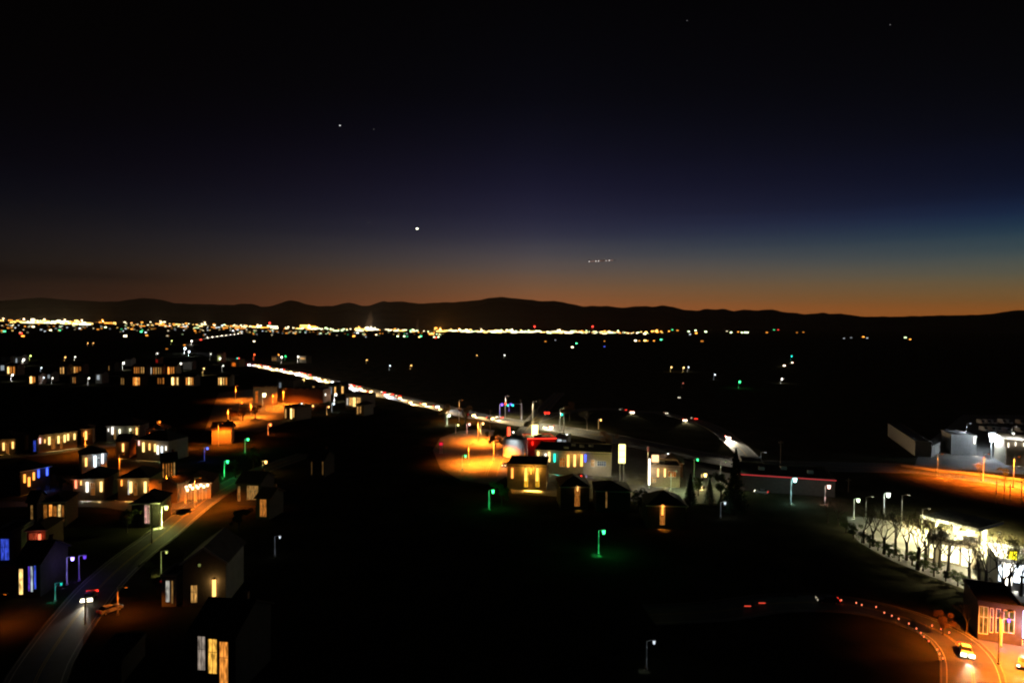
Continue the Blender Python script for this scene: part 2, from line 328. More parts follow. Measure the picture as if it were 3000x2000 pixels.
# ------------------------------------------------------------------ buildings seen face-on
def building(name, cat, label, xL, yL, xR, yR, yT, depth, wall, roof='gable', roofm=None, feats=(), group=None, rz_h=None, dress=True):
    """Front wall runs from ground pixel (xL,yL) to (xR,yR); yT is the picture row of the eaves at the left corner.
    Features are placed on that wall: ('lamp',x,yt,col,power) ('win',x0,x1,y0,y1,col,s) ('door',x0,x1,y0,col|None)"""
    A = P(xL, yL); B = P(xR, yR); u = (B - A); W_ = u.length; u.normalize(); n = Vector((-u.y, u.x, 0))
    h = Zat(A, yT); rz = math.atan2(u.y, u.x); root = empty(name, A, rz, label, cat, group)
    roofm = roofm or ROOF
    def loc(x, y):
        d = ray(x, y); t = (A - CAM).dot(n) / d.dot(n); q = CAM + d * t - A; return q.dot(u), q.z
    MB().box(0, W_, 0, depth, 0, h, wall).build('wall', root)
    o_ = .5
    if roof == 'flat':
        r = MB(); r.box(-.15, W_ + .15, -.15, depth + .15, h + .002, h + .25, roofm)
        for b in ((-.2, W_ + .2, -.2, .1), (-.2, W_ + .2, depth - .1, depth + .2), (-.2, .1, .1, depth - .1), (W_ - .1, W_ + .2, .1, depth - .1)): r.box(b[0], b[1], b[2], b[3], h + .25, h + .8, wall)
        rf = r.build('roof', root)
        if dress and W_ > 9:
            for q in range(2 if W_ < 20 else 4):
                cx = W_ * (.2 + .6 * rnd.random()); cyy = depth * (.3 + .4 * rnd.random())
                MB().box(cx - 1, cx + 1, cyy - .8, cyy + .8, h + .25, h + 1.4, WALLG).build('rooftop_unit', rf)
    elif roof == 'gable':      # ridge along the wall
        rh = rz_h or depth * .28; p = [(-o_, h - .15), (depth / 2, h + rh), (depth + o_, h - .15), (depth + o_, h + .08), (depth / 2, h + rh + .28), (-o_, h + .08)]
        r = MB(); r.prism(p, -o_, W_ + o_, roofm, 'x'); r.prism([(.02, h), (depth - .02, h), (depth / 2, h + rh - .02)], 0.01, W_ - .01, wall, 'x'); r.build('roof', root)
        if dress: MB().box(W_ * .7, W_ * .7 + .8, depth * .55, depth * .55 + .8, h + rh * .6, h + rh + 1.1, WALLB).build('chimney', root)
    elif roof == 'front':      # gable faces the viewer
        rh = rz_h or W_ * .25; p = [(-o_, h - .15), (W_ / 2, h + rh), (W_ + o_, h - .15), (W_ + o_, h + .1), (W_ / 2, h + rh + .3), (-o_, h + .1)]
        r = MB(); r.prism(p, -o_, depth + o_, roofm, 'y'); r.prism([(.02, h), (W_ - .02, h), (W_ / 2, h + rh - .02)], .01, depth - .01, wall, 'y'); r.build('roof', root)
        f = MB(); q = [(-o_ - .05, h - .32), (W_ / 2, h + rh - .2), (W_ + o_ + .05, h - .32), (W_ + o_ + .05, h + .1), (W_ / 2, h + rh + .34), (-o_ - .05, h + .1)]
        f.prism(q, -o_ - .12, -o_, TRIM, 'y'); f.build('fascia', root)
    elif roof == 'hip':
        rh = rz_h or min(W_, depth) * .28; k = min(W_, depth) / 2; r = MB()
        a = [(-o_, -o_, h - .05), (W_ + o_, -o_, h - .05), (W_ + o_, depth + o_, h - .05), (-o_, depth + o_, h - .05)]
        if W_ >= depth: t = [(k, depth / 2, h + rh), (W_ - k + .01, depth / 2, h + rh)]; fs = [(a[0], a[1], t[1], t[0]), (a[1], a[2], t[1]), (a[2], a[3], t[0], t[1]), (a[3], a[0], t[0])]
        else: t = [(W_ / 2, k, h + rh), (W_ / 2, depth - k + .01, h + rh)]; fs = [(a[0], a[1], t[0]), (a[1], a[2], t[1], t[0]), (a[2], a[3], t[1]), (a[3], a[0], t[0], t[1])]
        for f in fs: r.poly(f, roofm)
        r.poly(a[::-1], roofm); r.build('roof', root)
        g_ = MB(); g_.box(-o_ - .05, W_ + o_ + .05, -o_ - .12, -o_, h - .25, h - .02, TRIM); g_.build('gutter', root)
    has = False
    for ft in feats:
        if ft[0] == 'lamp':
            _, x, y, col, pw = ft[:5]; lu, lz = loc(x, y); lu = min(max(lu, .3), W_ - .3); lz = min(lz, h - .1)
            lz = max(lz, 1.2)
            lp = MB().box(lu - .13, lu + .13, -.34, -.003, lz + .28, lz + .4, DARKM).build('wall_lamp', root)
            big = ft[5] if len(ft) > 5 else 1.0
            zl = max(.45, lz - 1.7 * big); MB().box(lu - .17 * big, lu + .17 * big, -.34, -.04, zl, lz + .278, emat(col, 2.6)).build('lens', lp)  # lens drawn out tall to imitate a vertical streak of light
            light('SPOT', 'lamp_light', lp, (lu, -.62, min(lz, h - .6)), col, pw * 6, .06, 34, .9, (R(-9), 0, 0))
            light('POINT', 'lamp_glow', lp, (lu, -.9, lz - .2), col, pw * .03, .1)
            has = True
        elif ft[0] == 'win':
            _, x0, x1, y0, y1, col, s_ = ft; a0, z1 = loc(x0, y0); a1, _z = loc(x1, y0); _a, z0 = loc(x0, y1)
            a0 = max(a0, .15); a1 = min(a1, W_ - .15); z0 = max(z0, .25); z1 = min(z1, h - .12)
            if a1 - a0 < .35: a1 = a0 + .35
            if z1 - z0 < .6: z0 = max(.1, z1 - .6)
            fr = MB(); t_ = .07
            fr.box(a0 - t_, a0, -.07, -.002, z0 - t_, z1 + t_, TRIM); fr.box(a1, a1 + t_, -.07, -.002, z0 - t_, z1 + t_, TRIM)
            fr.box(a0, a1, -.07, -.002, z1, z1 + t_, TRIM); fr.box(a0, a1, -.1, -.002, z0 - t_, z0, TRIM)
            nv = max(0, int((a1 - a0) / 1.1) - 0)
            for q in range(1, nv + 1):
                c = a0 + (a1 - a0) * q / (nv + 1); fr.box(c - .035, c + .035, -.06, -.034, z0, z1, TRIM)
            if z1 - z0 > 1.7: c = z0 + (z1 - z0) * .62; fr.box(a0, a1, -.06, -.032, c - .035, c + .035, TRIM)
            fo = fr.build('window_frame', root)
            MB().box(a0, a1, -.03, -.002, z0, z1, wmat(col, s_) if s_ else GLASS).build('pane', fo)
        elif ft[0] == 'door':
            _, x0, x1, y0, m_ = ft; a0, z1 = loc(x0, y0); a1, _z = loc(x1, y0); z1 = min(z1, h - .3)
            MB().box(a0, a1, -.06, -.002, .02, z1, m_ or TRIM).build('door', root)
        elif ft[0] == 'neon':   # glowing line along the eaves
            MB().box(-.3, W_ + .3, -.42, -.28, h + .4, h + .58, emat(ft[1], ft[2])).build('light_strip', root)
    return root, A, W_, h, rz

# ---- lamps on posts
def street_lamp(label, x, yt, yb, col, power, lens=1.0, glow=9, group='street and yard lamps', name='street_lamp', arm=1.3, shield=False, spot=None, polem=None, rbase=.15, cat='street lamp', side=1):
    b = P(x, yb); h = max(2.2, Zat(b, yt)); root = empty(name, b, 0, label, cat, group); pm = polem or POLE
    MB().tube((0, 0, 0), (0, 0, h), rbase, rbase * .6, pm, 8).tube((0, 0, 0), (0, 0, .35), rbase * 1.9, rbase * 1.7, CONC, 8).build('pole', root)
    ax = arm * side
    MB().tube((0, 0, h - .12), (ax * .5, 0, h + .14), .06, .055, pm, 6).tube((ax * .5, 0, h + .14), (ax, 0, h + .16), .055, .05, pm, 6).build('arm', root)
    hd = MB(); hd.box(ax - .42 * lens, ax + .42 * lens, -.2 * lens, .2 * lens, h + .1, h + .28, DARKM); hd.box(ax - .3 * lens, ax + .3 * lens, -.14 * lens, .14 * lens, h + .282, h + .36, DARKM)
    hd = hd.build('lamp_head', root)
    if shield:
        MB().box(ax - .3, ax + .3, -.15, .15, h + .06, h + .098, emat(col, glow)).build('lens', hd)
        light('SPOT', 'lamp_light', root, (ax, 0, h - .32), col, power * (9 if col[2] < .03 else 4), .2, spot or 150, .6)
    else:
        MB().prism([(ax - .34 * lens, h + .098), (ax + .34 * lens, h + .098), (ax + .2 * lens, h - .75 * lens), (ax - .2 * lens, h - .75 * lens)], -.18 * lens, .18 * lens, emat(col, glow)).build('lens', hd)
        light('POINT', 'lamp_light', root, (ax * .9, -.1, h - .75 * lens - .25), col, power * .8, .12)
        zz = h - .75 * lens - .15; tx = ax * .9 + .0; an = math.atan2(tx, max(1.5, h * .62)); light('SPOT', 'added_pole_spot', root, (tx, -.35, zz), col, power * 14, .05, 30, .8, (R(-5), an, 0))  # extra narrow spot added to light the pole as a streak
    return root

# ------------------------------------------------------------------ cars
CAR_I = 0
def car_proto(paint):
    r = empty('parked_car', (0, 0, 0))
    prof = [(-2.2, .32), (-2.25, .75), (-2.15, 1.0), (-1.55, 1.05), (1.0, .98), (2.05, .86), (2.25, .65), (2.25, .32)]
    b = MB(); b.prism(prof, -.9, .9, paint)
    b.poly([(-1.15, -.68, 1.46), (.35, -.68, 1.46), (.35, .68, 1.46), (-1.15, .68, 1.46)], paint); b.build('body', r)
    c = MB(); lo = [(-1.9, -.84, 1.03), (1.0, -.84, .985), (1.0, .84, .985), (-1.9, .84, 1.03)]; hi = [(-1.2, -.7, 1.45), (.35, -.7, 1.45), (.35, .7, 1.45), (-1.2, .7, 1.45)]
    for i in range(4): c.poly([lo[i], lo[(i + 1) % 4], hi[(i + 1) % 4], hi[i]], GLASS)
    c.build('glazing', r)
    for sx in (-1.4, 1.4):
        for sy in (-.93, .93): MB().tube((sx, sy - .1, .33), (sx, sy + .1, .33), .33, .33, TIRE, 12).tube((sx, sy * 1.0 - .12, .33), (sx, sy + .12, .33), .18, .18, POLE, 8).build('wheel', r)
    return r
PROTOS = [car_proto(p) for p in CARP]
LE, TE = {}, {}
def car(label, p, ang, on=True, head=12, tail=3, power=900, paint=None, group='cars on the roads', hcol=(1, .88, .62), name='car', lens=1.0, big=1.0):
    global CAR_I
    pr = PROTOS[CAR_I % 6 if paint is None else paint]; CAR_I += 1
    r = copy_tree(pr); r.name = name; r.location = (p.x, p.y, .045); r.rotation_euler = (0, 0, ang); tag(r, label, 'car', group)
    key = (head, hcol, lens)
    if key not in LE:
        k = lens; LE[key] = MB().box(2.2, 2.3, -.2 * k, .2 * k, .66 - .13 * k, .66 + .15 * k, emat(hcol, head)).mesh('headlight')
    tk = (tail, lens)
    if tk not in TE: TE[tk] = MB().box(-2.3, -2.2, -.2 * lens, .2 * lens, .72, .72 + .16 * lens, emat(RED, tail)).mesh('taillight')
    for s_ in (-1, 1):
        o = bpy.data.objects.new('headlight', LE[key]); COL.objects.link(o); o.parent = r; o.location = (0, s_ * .64, 0)
        o = bpy.data.objects.new('taillight', TE[tk]); COL.objects.link(o); o.parent = r; o.location = (0, s_ * .64, 0)
    if power:
        light('SPOT', 'headlight_beam', r, (2.5, 0, .75), hcol, power, .15, 42, .7, (R(86), 0, R(-90)))
    return r
def at_dist(line, s):
    for a, b in zip(line, line[1:]):
        d = (b - a).length
        if s <= d: return a + (b - a) * (s / d), (b - a).normalized()
        s -= d
    return line[-1].copy(), (line[-1] - line[-2]).normalized()
def nearest_s(line, px):
    q = P(*px); best = None; acc = 0
    for a, b in zip(line, line[1:]):
        d = (a - q).length
        if best is None or d < best[0]: best = (d, acc)
        acc += (b - a).length
    return best[1]
def put_car(line, s, off, back, **k):
    p, d = at_dist(line, s); n = Vector((d.y, -d.x, 0)); p = p + n * off; a = math.atan2(d.y, d.x) + (math.pi if back else 0)
    return p, a
# (HWY runs from far to near, so driving along +s comes towards the viewer; its own right hand side is the near kerb)
GLOW = .8e6
# ================================================================== CONTENT
# ---- traffic on the highway
s0 = nearest_s(hwy, (743, 1069)); s1 = nearest_s(hwy, (1520, 1238)); s = s0; i = 0
while s < s1 and i < 36:
    lane = 2.3 if i % 3 else 6.6
    p, a = put_car(hwy, s, lane, False)
    car('%s car from the far end of the queue of headlights on the highway' % ORD[i], p, a, head=60, power=260000, lens=3.1, group='cars queuing towards the lit intersection', hcol=(1, .64, .24) if i % 4 else (.95, .97, 1))
    s += rnd.choice((9, 12, 16, 20, 24)) * (1.0 if s < s0 + 430 else 1.5); i += 1
s = s0 + 22; i = 0
for px in ((770, 1071), (785, 1073), (800, 1075), (842, 1083), (885, 1093), (902, 1096), (915, 1099), (1035, 1128), (1050, 1131), (1066, 1134), (1135, 1150), (1160, 1156), (1185, 1162), (1470, 1224)):
    p, a = put_car(hwy, nearest_s(hwy, px), -4.0, True)
    car('%s car with red tail lights heading away on the highway, counted from the far end' % ORD[i], p, a, tail=9, power=3000, lens=2.4, group='cars driving away with red tail lights'); i += 1
i = 0
for k in range(9):
    p, a = put_car(hwy, 40 + k * 95, 2.5, False)
    car('%s car on the bend of road below the distant city lights' % ORD[k], p, a, head=30, power=200000, lens=4.0, group='headlights on the far bend of the road')
for k, px in enumerate(((553, 1030), (540, 1026), (556, 1000))):
    b = P(*px)
def one_car(label, x, y, x2, y2, **k):
    p = P(x, y); q = P(x2, y2); return car(label, p, math.atan2(q.y - p.y, q.x - p.x), **k)
one_car('car with glaring headlights parked where the side road meets the bend', 1852, 1210, 1856, 1232, head=30, power=90000, lens=3.2)
one_car('car showing one dim red tail light beside the glaring car', 1826, 1203, 1800, 1200, tail=8, head=2, power=0, lens=1.6)
one_car('dim car behind a hedge on the side road', 1950, 1212, 1975, 1222, head=4, power=700, lens=1.3)
one_car('car with twin pale headlights on the side road before the red braking car', 2006, 1233, 2016, 1250, head=26, power=120000, lens=2.6)
one_car('car braking with bright red tail lights on the side road', 2034, 1229, 2010, 1222, tail=14, head=2, power=0, lens=2.0)
one_car('lone car with bright pale headlights descending the side road', 2132, 1284, 2150, 1303, head=28, power=200000, lens=2.6)
one_car('car with bright headlights alone in the dark fields behind the highway', 2298, 1072, 2288, 1078, head=30, power=200000, lens=4.2)
one_car('second car close behind on the dark field road', 2322, 1063, 2308, 1067, head=24, power=120000, lens=3.2)
one_car('far car with headlights on by the twin farm lamps', 1990, 1166, 1984, 1178, head=5, power=500, lens=1.2)
one_car('white car waiting with headlights on under the red traffic light', 1600, 1254, 1585, 1262, head=26, power=30000, lens=2.2)
one_car('car with headlights on beside the white car at the intersection', 1616, 1253, 1606, 1264, head=26, power=30000, lens=2.2)
one_car('car leaving the orange lit parking lot', 1478, 1365, 1468, 1380, head=4, power=400, lens=1.0)
one_car('dark car with one red brake light in front of the restaurant', 1702, 1396, 1722, 1378, tail=8, head=0.3, power=0, lens=1.4, paint=2)
one_car('car with pale headlights turning below the red edged roof', 2230, 1445, 2205, 1442, head=14, power=900, lens=1.2)
one_car('car driving down the residential street with both headlights glaring', 262, 1755, 236, 1790, head=26, power=3500, lens=2.4, paint=5)
one_car('orange lit car parked on the verge below the driving car', 322, 1792, 352, 1781, head=.4, tail=.3, power=0, paint=0)
one_car('silver car parked in the drive beside the bright hedge', 492, 1702, 505, 1690, head=.6, tail=.3, power=0, paint=0)
one_car('car coming round the curved street with both headlights on', 2830, 1915, 2842, 1950, head=26, power=5000, lens=2.2, paint=1)
one_car('car at the edge of the shop lot with one lit headlight', 3000, 1950, 2990, 1990, head=10, power=900, lens=1.1, paint=5)
one_car('dark car passing between trees on the far end of the curved street', 2425, 1764, 2395, 1762, tail=5, head=.6, power=0, lens=1.2, paint=2)
# rows of parked cars / vans at the back of the industrial yard
for k, (x, y) in enumerate([(2874, 1237), (2892, 1237), (2909, 1238), (2936, 1236), (2954, 1237), (2988, 1238), (2882, 1258), (2905, 1259), (2923, 1260), (2948, 1262), (2987, 1262)]):
    p = P(x, y + 4); r = empty('delivery_van', p, R(-92 + rnd.uniform(-3, 3)), 'white van parked %s in the %s row behind the floodlight' % (ORD[k if k < 6 else k - 6], 'far' if k < 6 else 'near'), 'van', 'white vans parked behind the floodlit yard')
    b = MB(); b.prism([(-2.9, .35), (-2.9, 2.6), (1.5, 2.6), (2.2, 1.45), (2.9, 1.25), (2.95, .35)], -1, 1, CARP[1]); b.build('body', r)
    MB().poly([(1.56, -.85, 2.52), (1.56, .85, 2.52), (2.2, .85, 1.52), (2.2, -.85, 1.52)][::-1], GLASS).build('windscreen', r)
    for sx in (-1.9, 1.9):
        for sy in (-.9, .9): MB().tube((sx, sy - .12, .36), (sx, sy + .12, .36), .36, .36, TIRE, 10).build('wheel', r)

# ---- traffic lights at the intersection
def signal(label, xp, yb, yt, x_end, heads):
    b = P(xp, yb); h = Zat(b, yt); e = P(x_end, yb); u = (e - b); ln = min(u.length, 16); u.normalize()
    r = empty('traffic_light', b, math.atan2(u.y, u.x), label, 'traffic light', 'traffic lights at the intersection')
    MB().tube((0, 0, 0), (0, 0, h), .2, .14, POLE).build('pole', r); MB().tube((0, 0, h - .7), (ln, 0, h - .3), .11, .06, POLE).build('mast_arm', r)
    for (t, col) in heads:
        hb = MB().box(ln * t - .3, ln * t + .3, -.22, .22, h - 1.75, h - .35, DARKM).build('signal_head', r)
        z = {RED: h - .62, AMB: h - 1.05, TEAL: h - 1.45}[col]
        MB().tube((ln * t, 0, 0), (ln * t, 0, .01), .01, .01, DARKM) if False else None
        for sy in (-1, 1): MB().tube((ln * t, sy * .222, z), (ln * t, sy * .34, z), .55, .55, emat(col, 4), 10).build('lit_lens', hb)
        light('POINT', 'signal_glow', hb, (ln * t, -1.0, z), col, 60, .15)
    return r
signal('traffic light mast with one red and two green signals across the far road', 1528, 1228, 1180, 1476, [(.92, RED), (.78, TEAL), (.5, TEAL)])
signal('traffic light mast with twin red signals on the near side of the intersection', 1652, 1268, 1206, 1596, [(.98, RED), (.82, RED), (.12, TEAL)])
signal('small traffic light glowing teal beside the red cluster in the suburb', 705, 1068, 1046, 694, [(.9, TEAL)])

# ---- post lamps with an added spot that lights the pale pole as a streak: (label, x, y lamp, y base, colour, power, lens)
LAMPS = [
 ('green street lamp between the dark trees below the orange yard', 721, 1284, 1326, GRN, 420, 1.3),
 ('green street lamp above the terrace with the string of small lamps', 660, 1349, 1397, GRN, 700, 1.4),
 ('small green street lamp at the edge of the orange parking lot', 1357, 1333, 1376, GRN, 260, 1.1),
 ('green street lamp alone in the dark below the orange parking lot', 1435, 1435, 1490, GRN, 420, 1.3),
 ('brightest green street lamp, standing alone in the dark middle', 1756, 1553, 1624, GRN, 520, 1.2),
 ('green street lamp far out in the dark fields below the lone headlights', 2166, 1116, 1137, GRN, 900, 2.2),
 ('tiny teal lamp above the lone headlights in the dark fields', 2320, 1042, 1056, TEAL, 500, 2.0),
 ('pale lamp below the lone headlights in the dark fields', 2290, 1108, 1122, WHT, 900, 2.0),
 ('yellow green street lamp lighting the grass beside the residential street', 477, 1482, 1545, YGR, 2600, 1.3),
 ('slim dim yellow green lamp above the bright hedge', 475, 1614, 1682, YGR, 90, .7),
 ('slim dim lamp beside the gable of the grey house', 605, 1618, 1690, WHT, 60, .6),
 ('white green lamp under the two rust trees by the highway', 1313, 1214, 1245, (.8, 1, .6), 1500, 1.6),
 ('white lamp left of the intersection on the near verge', 1371, 1240, 1272, PNK, 900, 1.3),
 ('yellow lamp on the verge closest to the intersection', 1411, 1238, 1268, YEL, 900, 1.3),
 ('dim lamp between the rust trees and the orange parking lot', 1338, 1243, 1270, YGR, 120, 1.0),
 ('violet lamp on a tall pole behind the green signals', 1467, 1183, 1232, VIO, 900, 1.5),
 ('faint violet lamp above the green signals', 1494, 1182, 1205, VIO, 400, 1.3),
 ('small white lamp over the round white tank', 1499, 1264, 1300, WHT, 200, .9),
 ('white lamp standing over the white lit kiosk', 1655, 1271, 1320, WHT, 400, 1.1),
 ('thin yellow lamp in front of the tan shed', 1677, 1412, 1456, YEL, 500, 1.0),
 ('dim amber lamp behind the traffic lights', 1756, 1228, 1256, AMB, 250, 1.2),
 ('tall grey lamp pole behind the amber gas building', 1950, 1328, 1385, CWH, 120, .8),
 ('tall greenish lamp pole in front of the long grey wall', 2036, 1344, 1402, GRN, 120, .9),
 ('yellow lamp between two dark trees left of the tall conifer', 2058, 1387, 1434, YEL, 1500, 1.5),
 ('pale lamp half hidden by the tall conifer', 2156, 1382, 1426, YEL, 700, 1.4),
 ('bright cyan lamp below the red edged roof', 2319, 1400, 1474, (.5, 1, .95), 1500, 1.7),
 ('warm white lamp right of the cyan lamp above bare trees', 2419, 1421, 1476, PNK, 900, 1.4),
 ('white green lamp at the dark edge of the fuel station', 2504, 1461, 1518, (.8, 1, .6), 700, 1.2),
 ('tall white lamp above the bare trees of the fuel station', 2592, 1444, 1505, (.9, 1, .8), 1400, 1.6),
 ('dim grey lamp low between the conifer and the cyan lamp', 2114, 1470, 1516, CWH, 90, 1.0),
 ('faint white lamp alone in the dark left of the centre', 808, 1570, 1628, CWH, 18, .7),
 ('faint white lamp post in the dark foreground', 1896, 1876, 1958, CWH, 18, .7),
 ('pale lamp left of the violet lamp by the residential street', 165, 1707, 1760, TEAL, 60, .6),
 ('violet lamp on the lawn near the residential street', 199, 1632, 1712, (.35, .25, 1), 140, .9),
 ('dim purple lamp right of the violet lamp', 235, 1627, 1700, VIO, 90, .9),
 ('orange red lamp right of the orange yard in the left town', 788, 1241, 1274, (1, .2, .04), 1100, 1.5),
 ('pale lamp left of the bright pair of car headlights below the orange yard', 772, 1350, 1392, AMB, 700, 1.2),
 ('bright white lamp behind the orange yard wall beside the queue', 836, 1113, 1134, WHT, 2600, 2.2),
 ('white lamp cluster left post between orange yard and queue', 878, 1116, 1140, WHT, 2200, 2.2),
 ('white lamp cluster right post between orange yard and queue', 888, 1111, 1136, YEL, 2200, 2.2),
 ('cool lamp just right of the lamp cluster by the queue', 856, 1110, 1130, TEAL, 300, 1.3),
 ('white lamp below the queue, left of a matching pair', 950, 1153, 1178, WHT, 1500, 1.7),
 ('white lamp below the queue, right of a matching pair', 982, 1153, 1176, WHT, 1700, 1.9),
 ('bright lamp above the warm shop windows below the queue', 1044, 1149, 1172, YEL, 2200, 2.2),
 ('dim lamp under the matching pair of lamps', 975, 1181, 1207, CWH, 250, 1.1),
 ('dim orange lamp under the matching pair of lamps', 960, 1190, 1215, AMB, 250, 1.1),
 ('faint lamp right of the twin windows below the orange yard', 881, 1181, 1205, WHT, 160, 1.1),
 ('faint orange lamp right of the twin windows below the orange yard', 914, 1187, 1214, AMB, 160, 1.1),
 ('dim pole lamp in front of the orange bushes', 705, 1178, 1230, SOD, 300, 1.0),
 ('lamp with orange glow over the red lit house', 463, 1234, 1300, SOD, 200, .9),
 ('faint white lamp beside the red lit house', 474, 1272, 1318, CWH, 60, .8),
 ('blue white lamp alone right of the terraces', 602, 1311, 1350, BLU, 220, .9),
 ('dim lamp right of the string of small lamps', 614, 1392, 1420, AMB, 120, .8),
 ('small violet lamp in front of the amber shop windows', 2936, 1813, 1895, VIO, 160, .6),
 ('lamp between two far fields above the suburb', 1479, 1039, 1050, WHT, 600, 2.0),
 ('faint orange lamp in far fields left of its pale neighbour', 1398, 1040, 1050, AMB, 200, 1.6),
 ('yellow twin lamp, left one, on the far farm', 1967, 1074, 1089, YEL, 900, 2.0),
 ('yellow twin lamp, right one, on the far farm', 2003, 1075, 1089, YEL, 900, 2.0),
 ('white lamp next to the yellow twin lamps', 2017, 1074, 1089, CWH, 400, 1.4),
 ('dim grey lamp under the farm lamps', 2094, 1096, 1112, CWH, 200, 1.3),
 ('dim reddish lamp below the farm lamps', 2000, 1121, 1136, (1, .25, .15), 60, 1.2),
 ('faint lamp over the highway above the queue', 1205, 1069, 1082, AMB, 500, 1.7),
 ('faint white lamp cluster over the highway', 1143, 1070, 1084, CWH, 250, 1.5),
 ('faint lamp in the field above the white cluster', 1075, 1053, 1065, AMB, 300, 1.6),
 ('red orange lamp at the far start of the queue', 746, 1037, 1056, (1, .12, .03), 900, 2.2),
 ('amber lamp beside the green light above the queue', 817, 1038, 1052, ORG, 900, 2.0),
 ('bright white lamp above the queue beside the green light', 826, 1044, 1064, WHT, 2600, 2.6),
 ('green light above the queue beside bright white lamps', 837, 1042, 1056, GRN, 600, 1.8),
 ('bright white lamp right of the green light above the queue', 874, 1043, 1062, WHT, 2200, 2.3),
 ('white lamp cluster above the red signals in the suburb, topmost', 647, 1033, 1052, YGR, 1500, 2.4),
 ('white lamp cluster above the red signals in the suburb, lower', 645, 1048, 1068, WHT, 1500, 2.4),
 ('slim lamp right of the suburb lamp cluster', 659, 1036, 1052, WHT, 500, 1.4),
 ('slim lamp left of the suburb lamp cluster', 618, 1036, 1056, WHT, 300, 1.3),
 ('bright red lamp in the suburb beside the teal signal', 700, 1048, 1064, RED, 900, 2.0),
 ('second red lamp in the suburb, left of the brighter one', 686, 1053, 1066, RED, 900, 2.0),
 ('dazzling cool white lamp where the road bends, lower left', 543, 1018, 1036, CWH, 9000, 4.2),
 ('dazzling cool white lamp where the road bends, lower right', 555, 1028, 1044, CWH, 5000, 3.0),
 ('bright white lamp at the top of the road bend', 563, 997, 1010, WHT, 5000, 4.0),
 ('yellow green lamp left of the dazzling road bend', 505, 997, 1009, YGR, 1500, 2.4),
 ('bright white lamp among the grey roofs at the frame edge', 70, 1051, 1072, WHT, 2600, 2.6),
 ('pale green lamp over the grey roofs near the frame edge', 90, 1041, 1056, YGR, 700, 1.8),
 ('bright white lamp in the middle of the far suburb', 362, 1061, 1084, WHT, 2600, 2.4),
 ('bright white lamp in the right of the far suburb', 530, 1063, 1086, WHT, 2400, 2.2),
 ('slim white lamp left of the bright middle lamp', 346, 1066, 1082, WHT, 250, 1.2),
 ('slim lamp above the far suburb beside the dark field', 462, 1034, 1046, WHT, 500, 1.6),
 ('slim amber lamp in the top row of the far suburb', 192, 1045, 1056, AMB, 400, 1.8),
 ('slim white lamp in the top row of the far suburb', 221, 1044, 1056, WHT, 400, 1.6),
 ('slim orange lamp far up in the dark field, left of a pair', 259, 1004, 1014, AMB, 400, 1.8),
 ('slim orange lamp far up in the dark field, right of a pair', 275, 1004, 1013, AMB, 400, 1.8),
 ('slim white lamp in the low row of the far suburb near the pale tree', 260, 1106, 1128, WHT, 500, 1.3),
 ('white lamp at the left of the low row of the far suburb', 36, 1096, 1117, WHT, 1100, 1.7),
 ('yellow lamp at the right of the far suburb', 597, 1078, 1098, YEL, 900, 1.5),
 ('slim white lamp right of the yellow suburb lamp', 654, 1070, 1090, WHT, 300, 1.2),
 ('slim white lamp in the middle row by the pale house', 121, 1076, 1096, CWH, 300, 1.2),
 ('slim white lamp right of the left pale tree', 153, 1106, 1126, WHT, 300, 1.1),
 ('slim white lamp left of the left pale tree', 127, 1105, 1125, CWH, 200, 1.1),
]
for (lb, x, yt, yb, c, pw, ls) in LAMPS:
    street_lamp(lb, x - 3, yt, yb, c, pw, ls, glow=1.0 if pw < 100 else 12, rbase=.16 + .05 * max(0, ls - 1), side=1)
# string of small garden lamps before the orange gabled houses
for k, (x, yt, yb) in enumerate([(518, 1421, 1467), (531, 1397, 1450), (529, 1420, 1466), (542, 1423, 1476), (545, 1431, 1479), (553, 1419, 1466), (560, 1426, 1470), (572, 1420, 1468), (576, 1424, 1472), (584, 1417, 1464), (593, 1421, 1466), (604, 1417, 1463)]):
    street_lamp('%s slim lamp from the driveway end of the string before the gabled houses' % ORD[k], x, yt, yb, (1, .62, .3), 22, 1.1, glow=10, name='garden_lamp', cat='garden lamp', group='string of slim lamps before the gabled houses', arm=.5, rbase=.09)
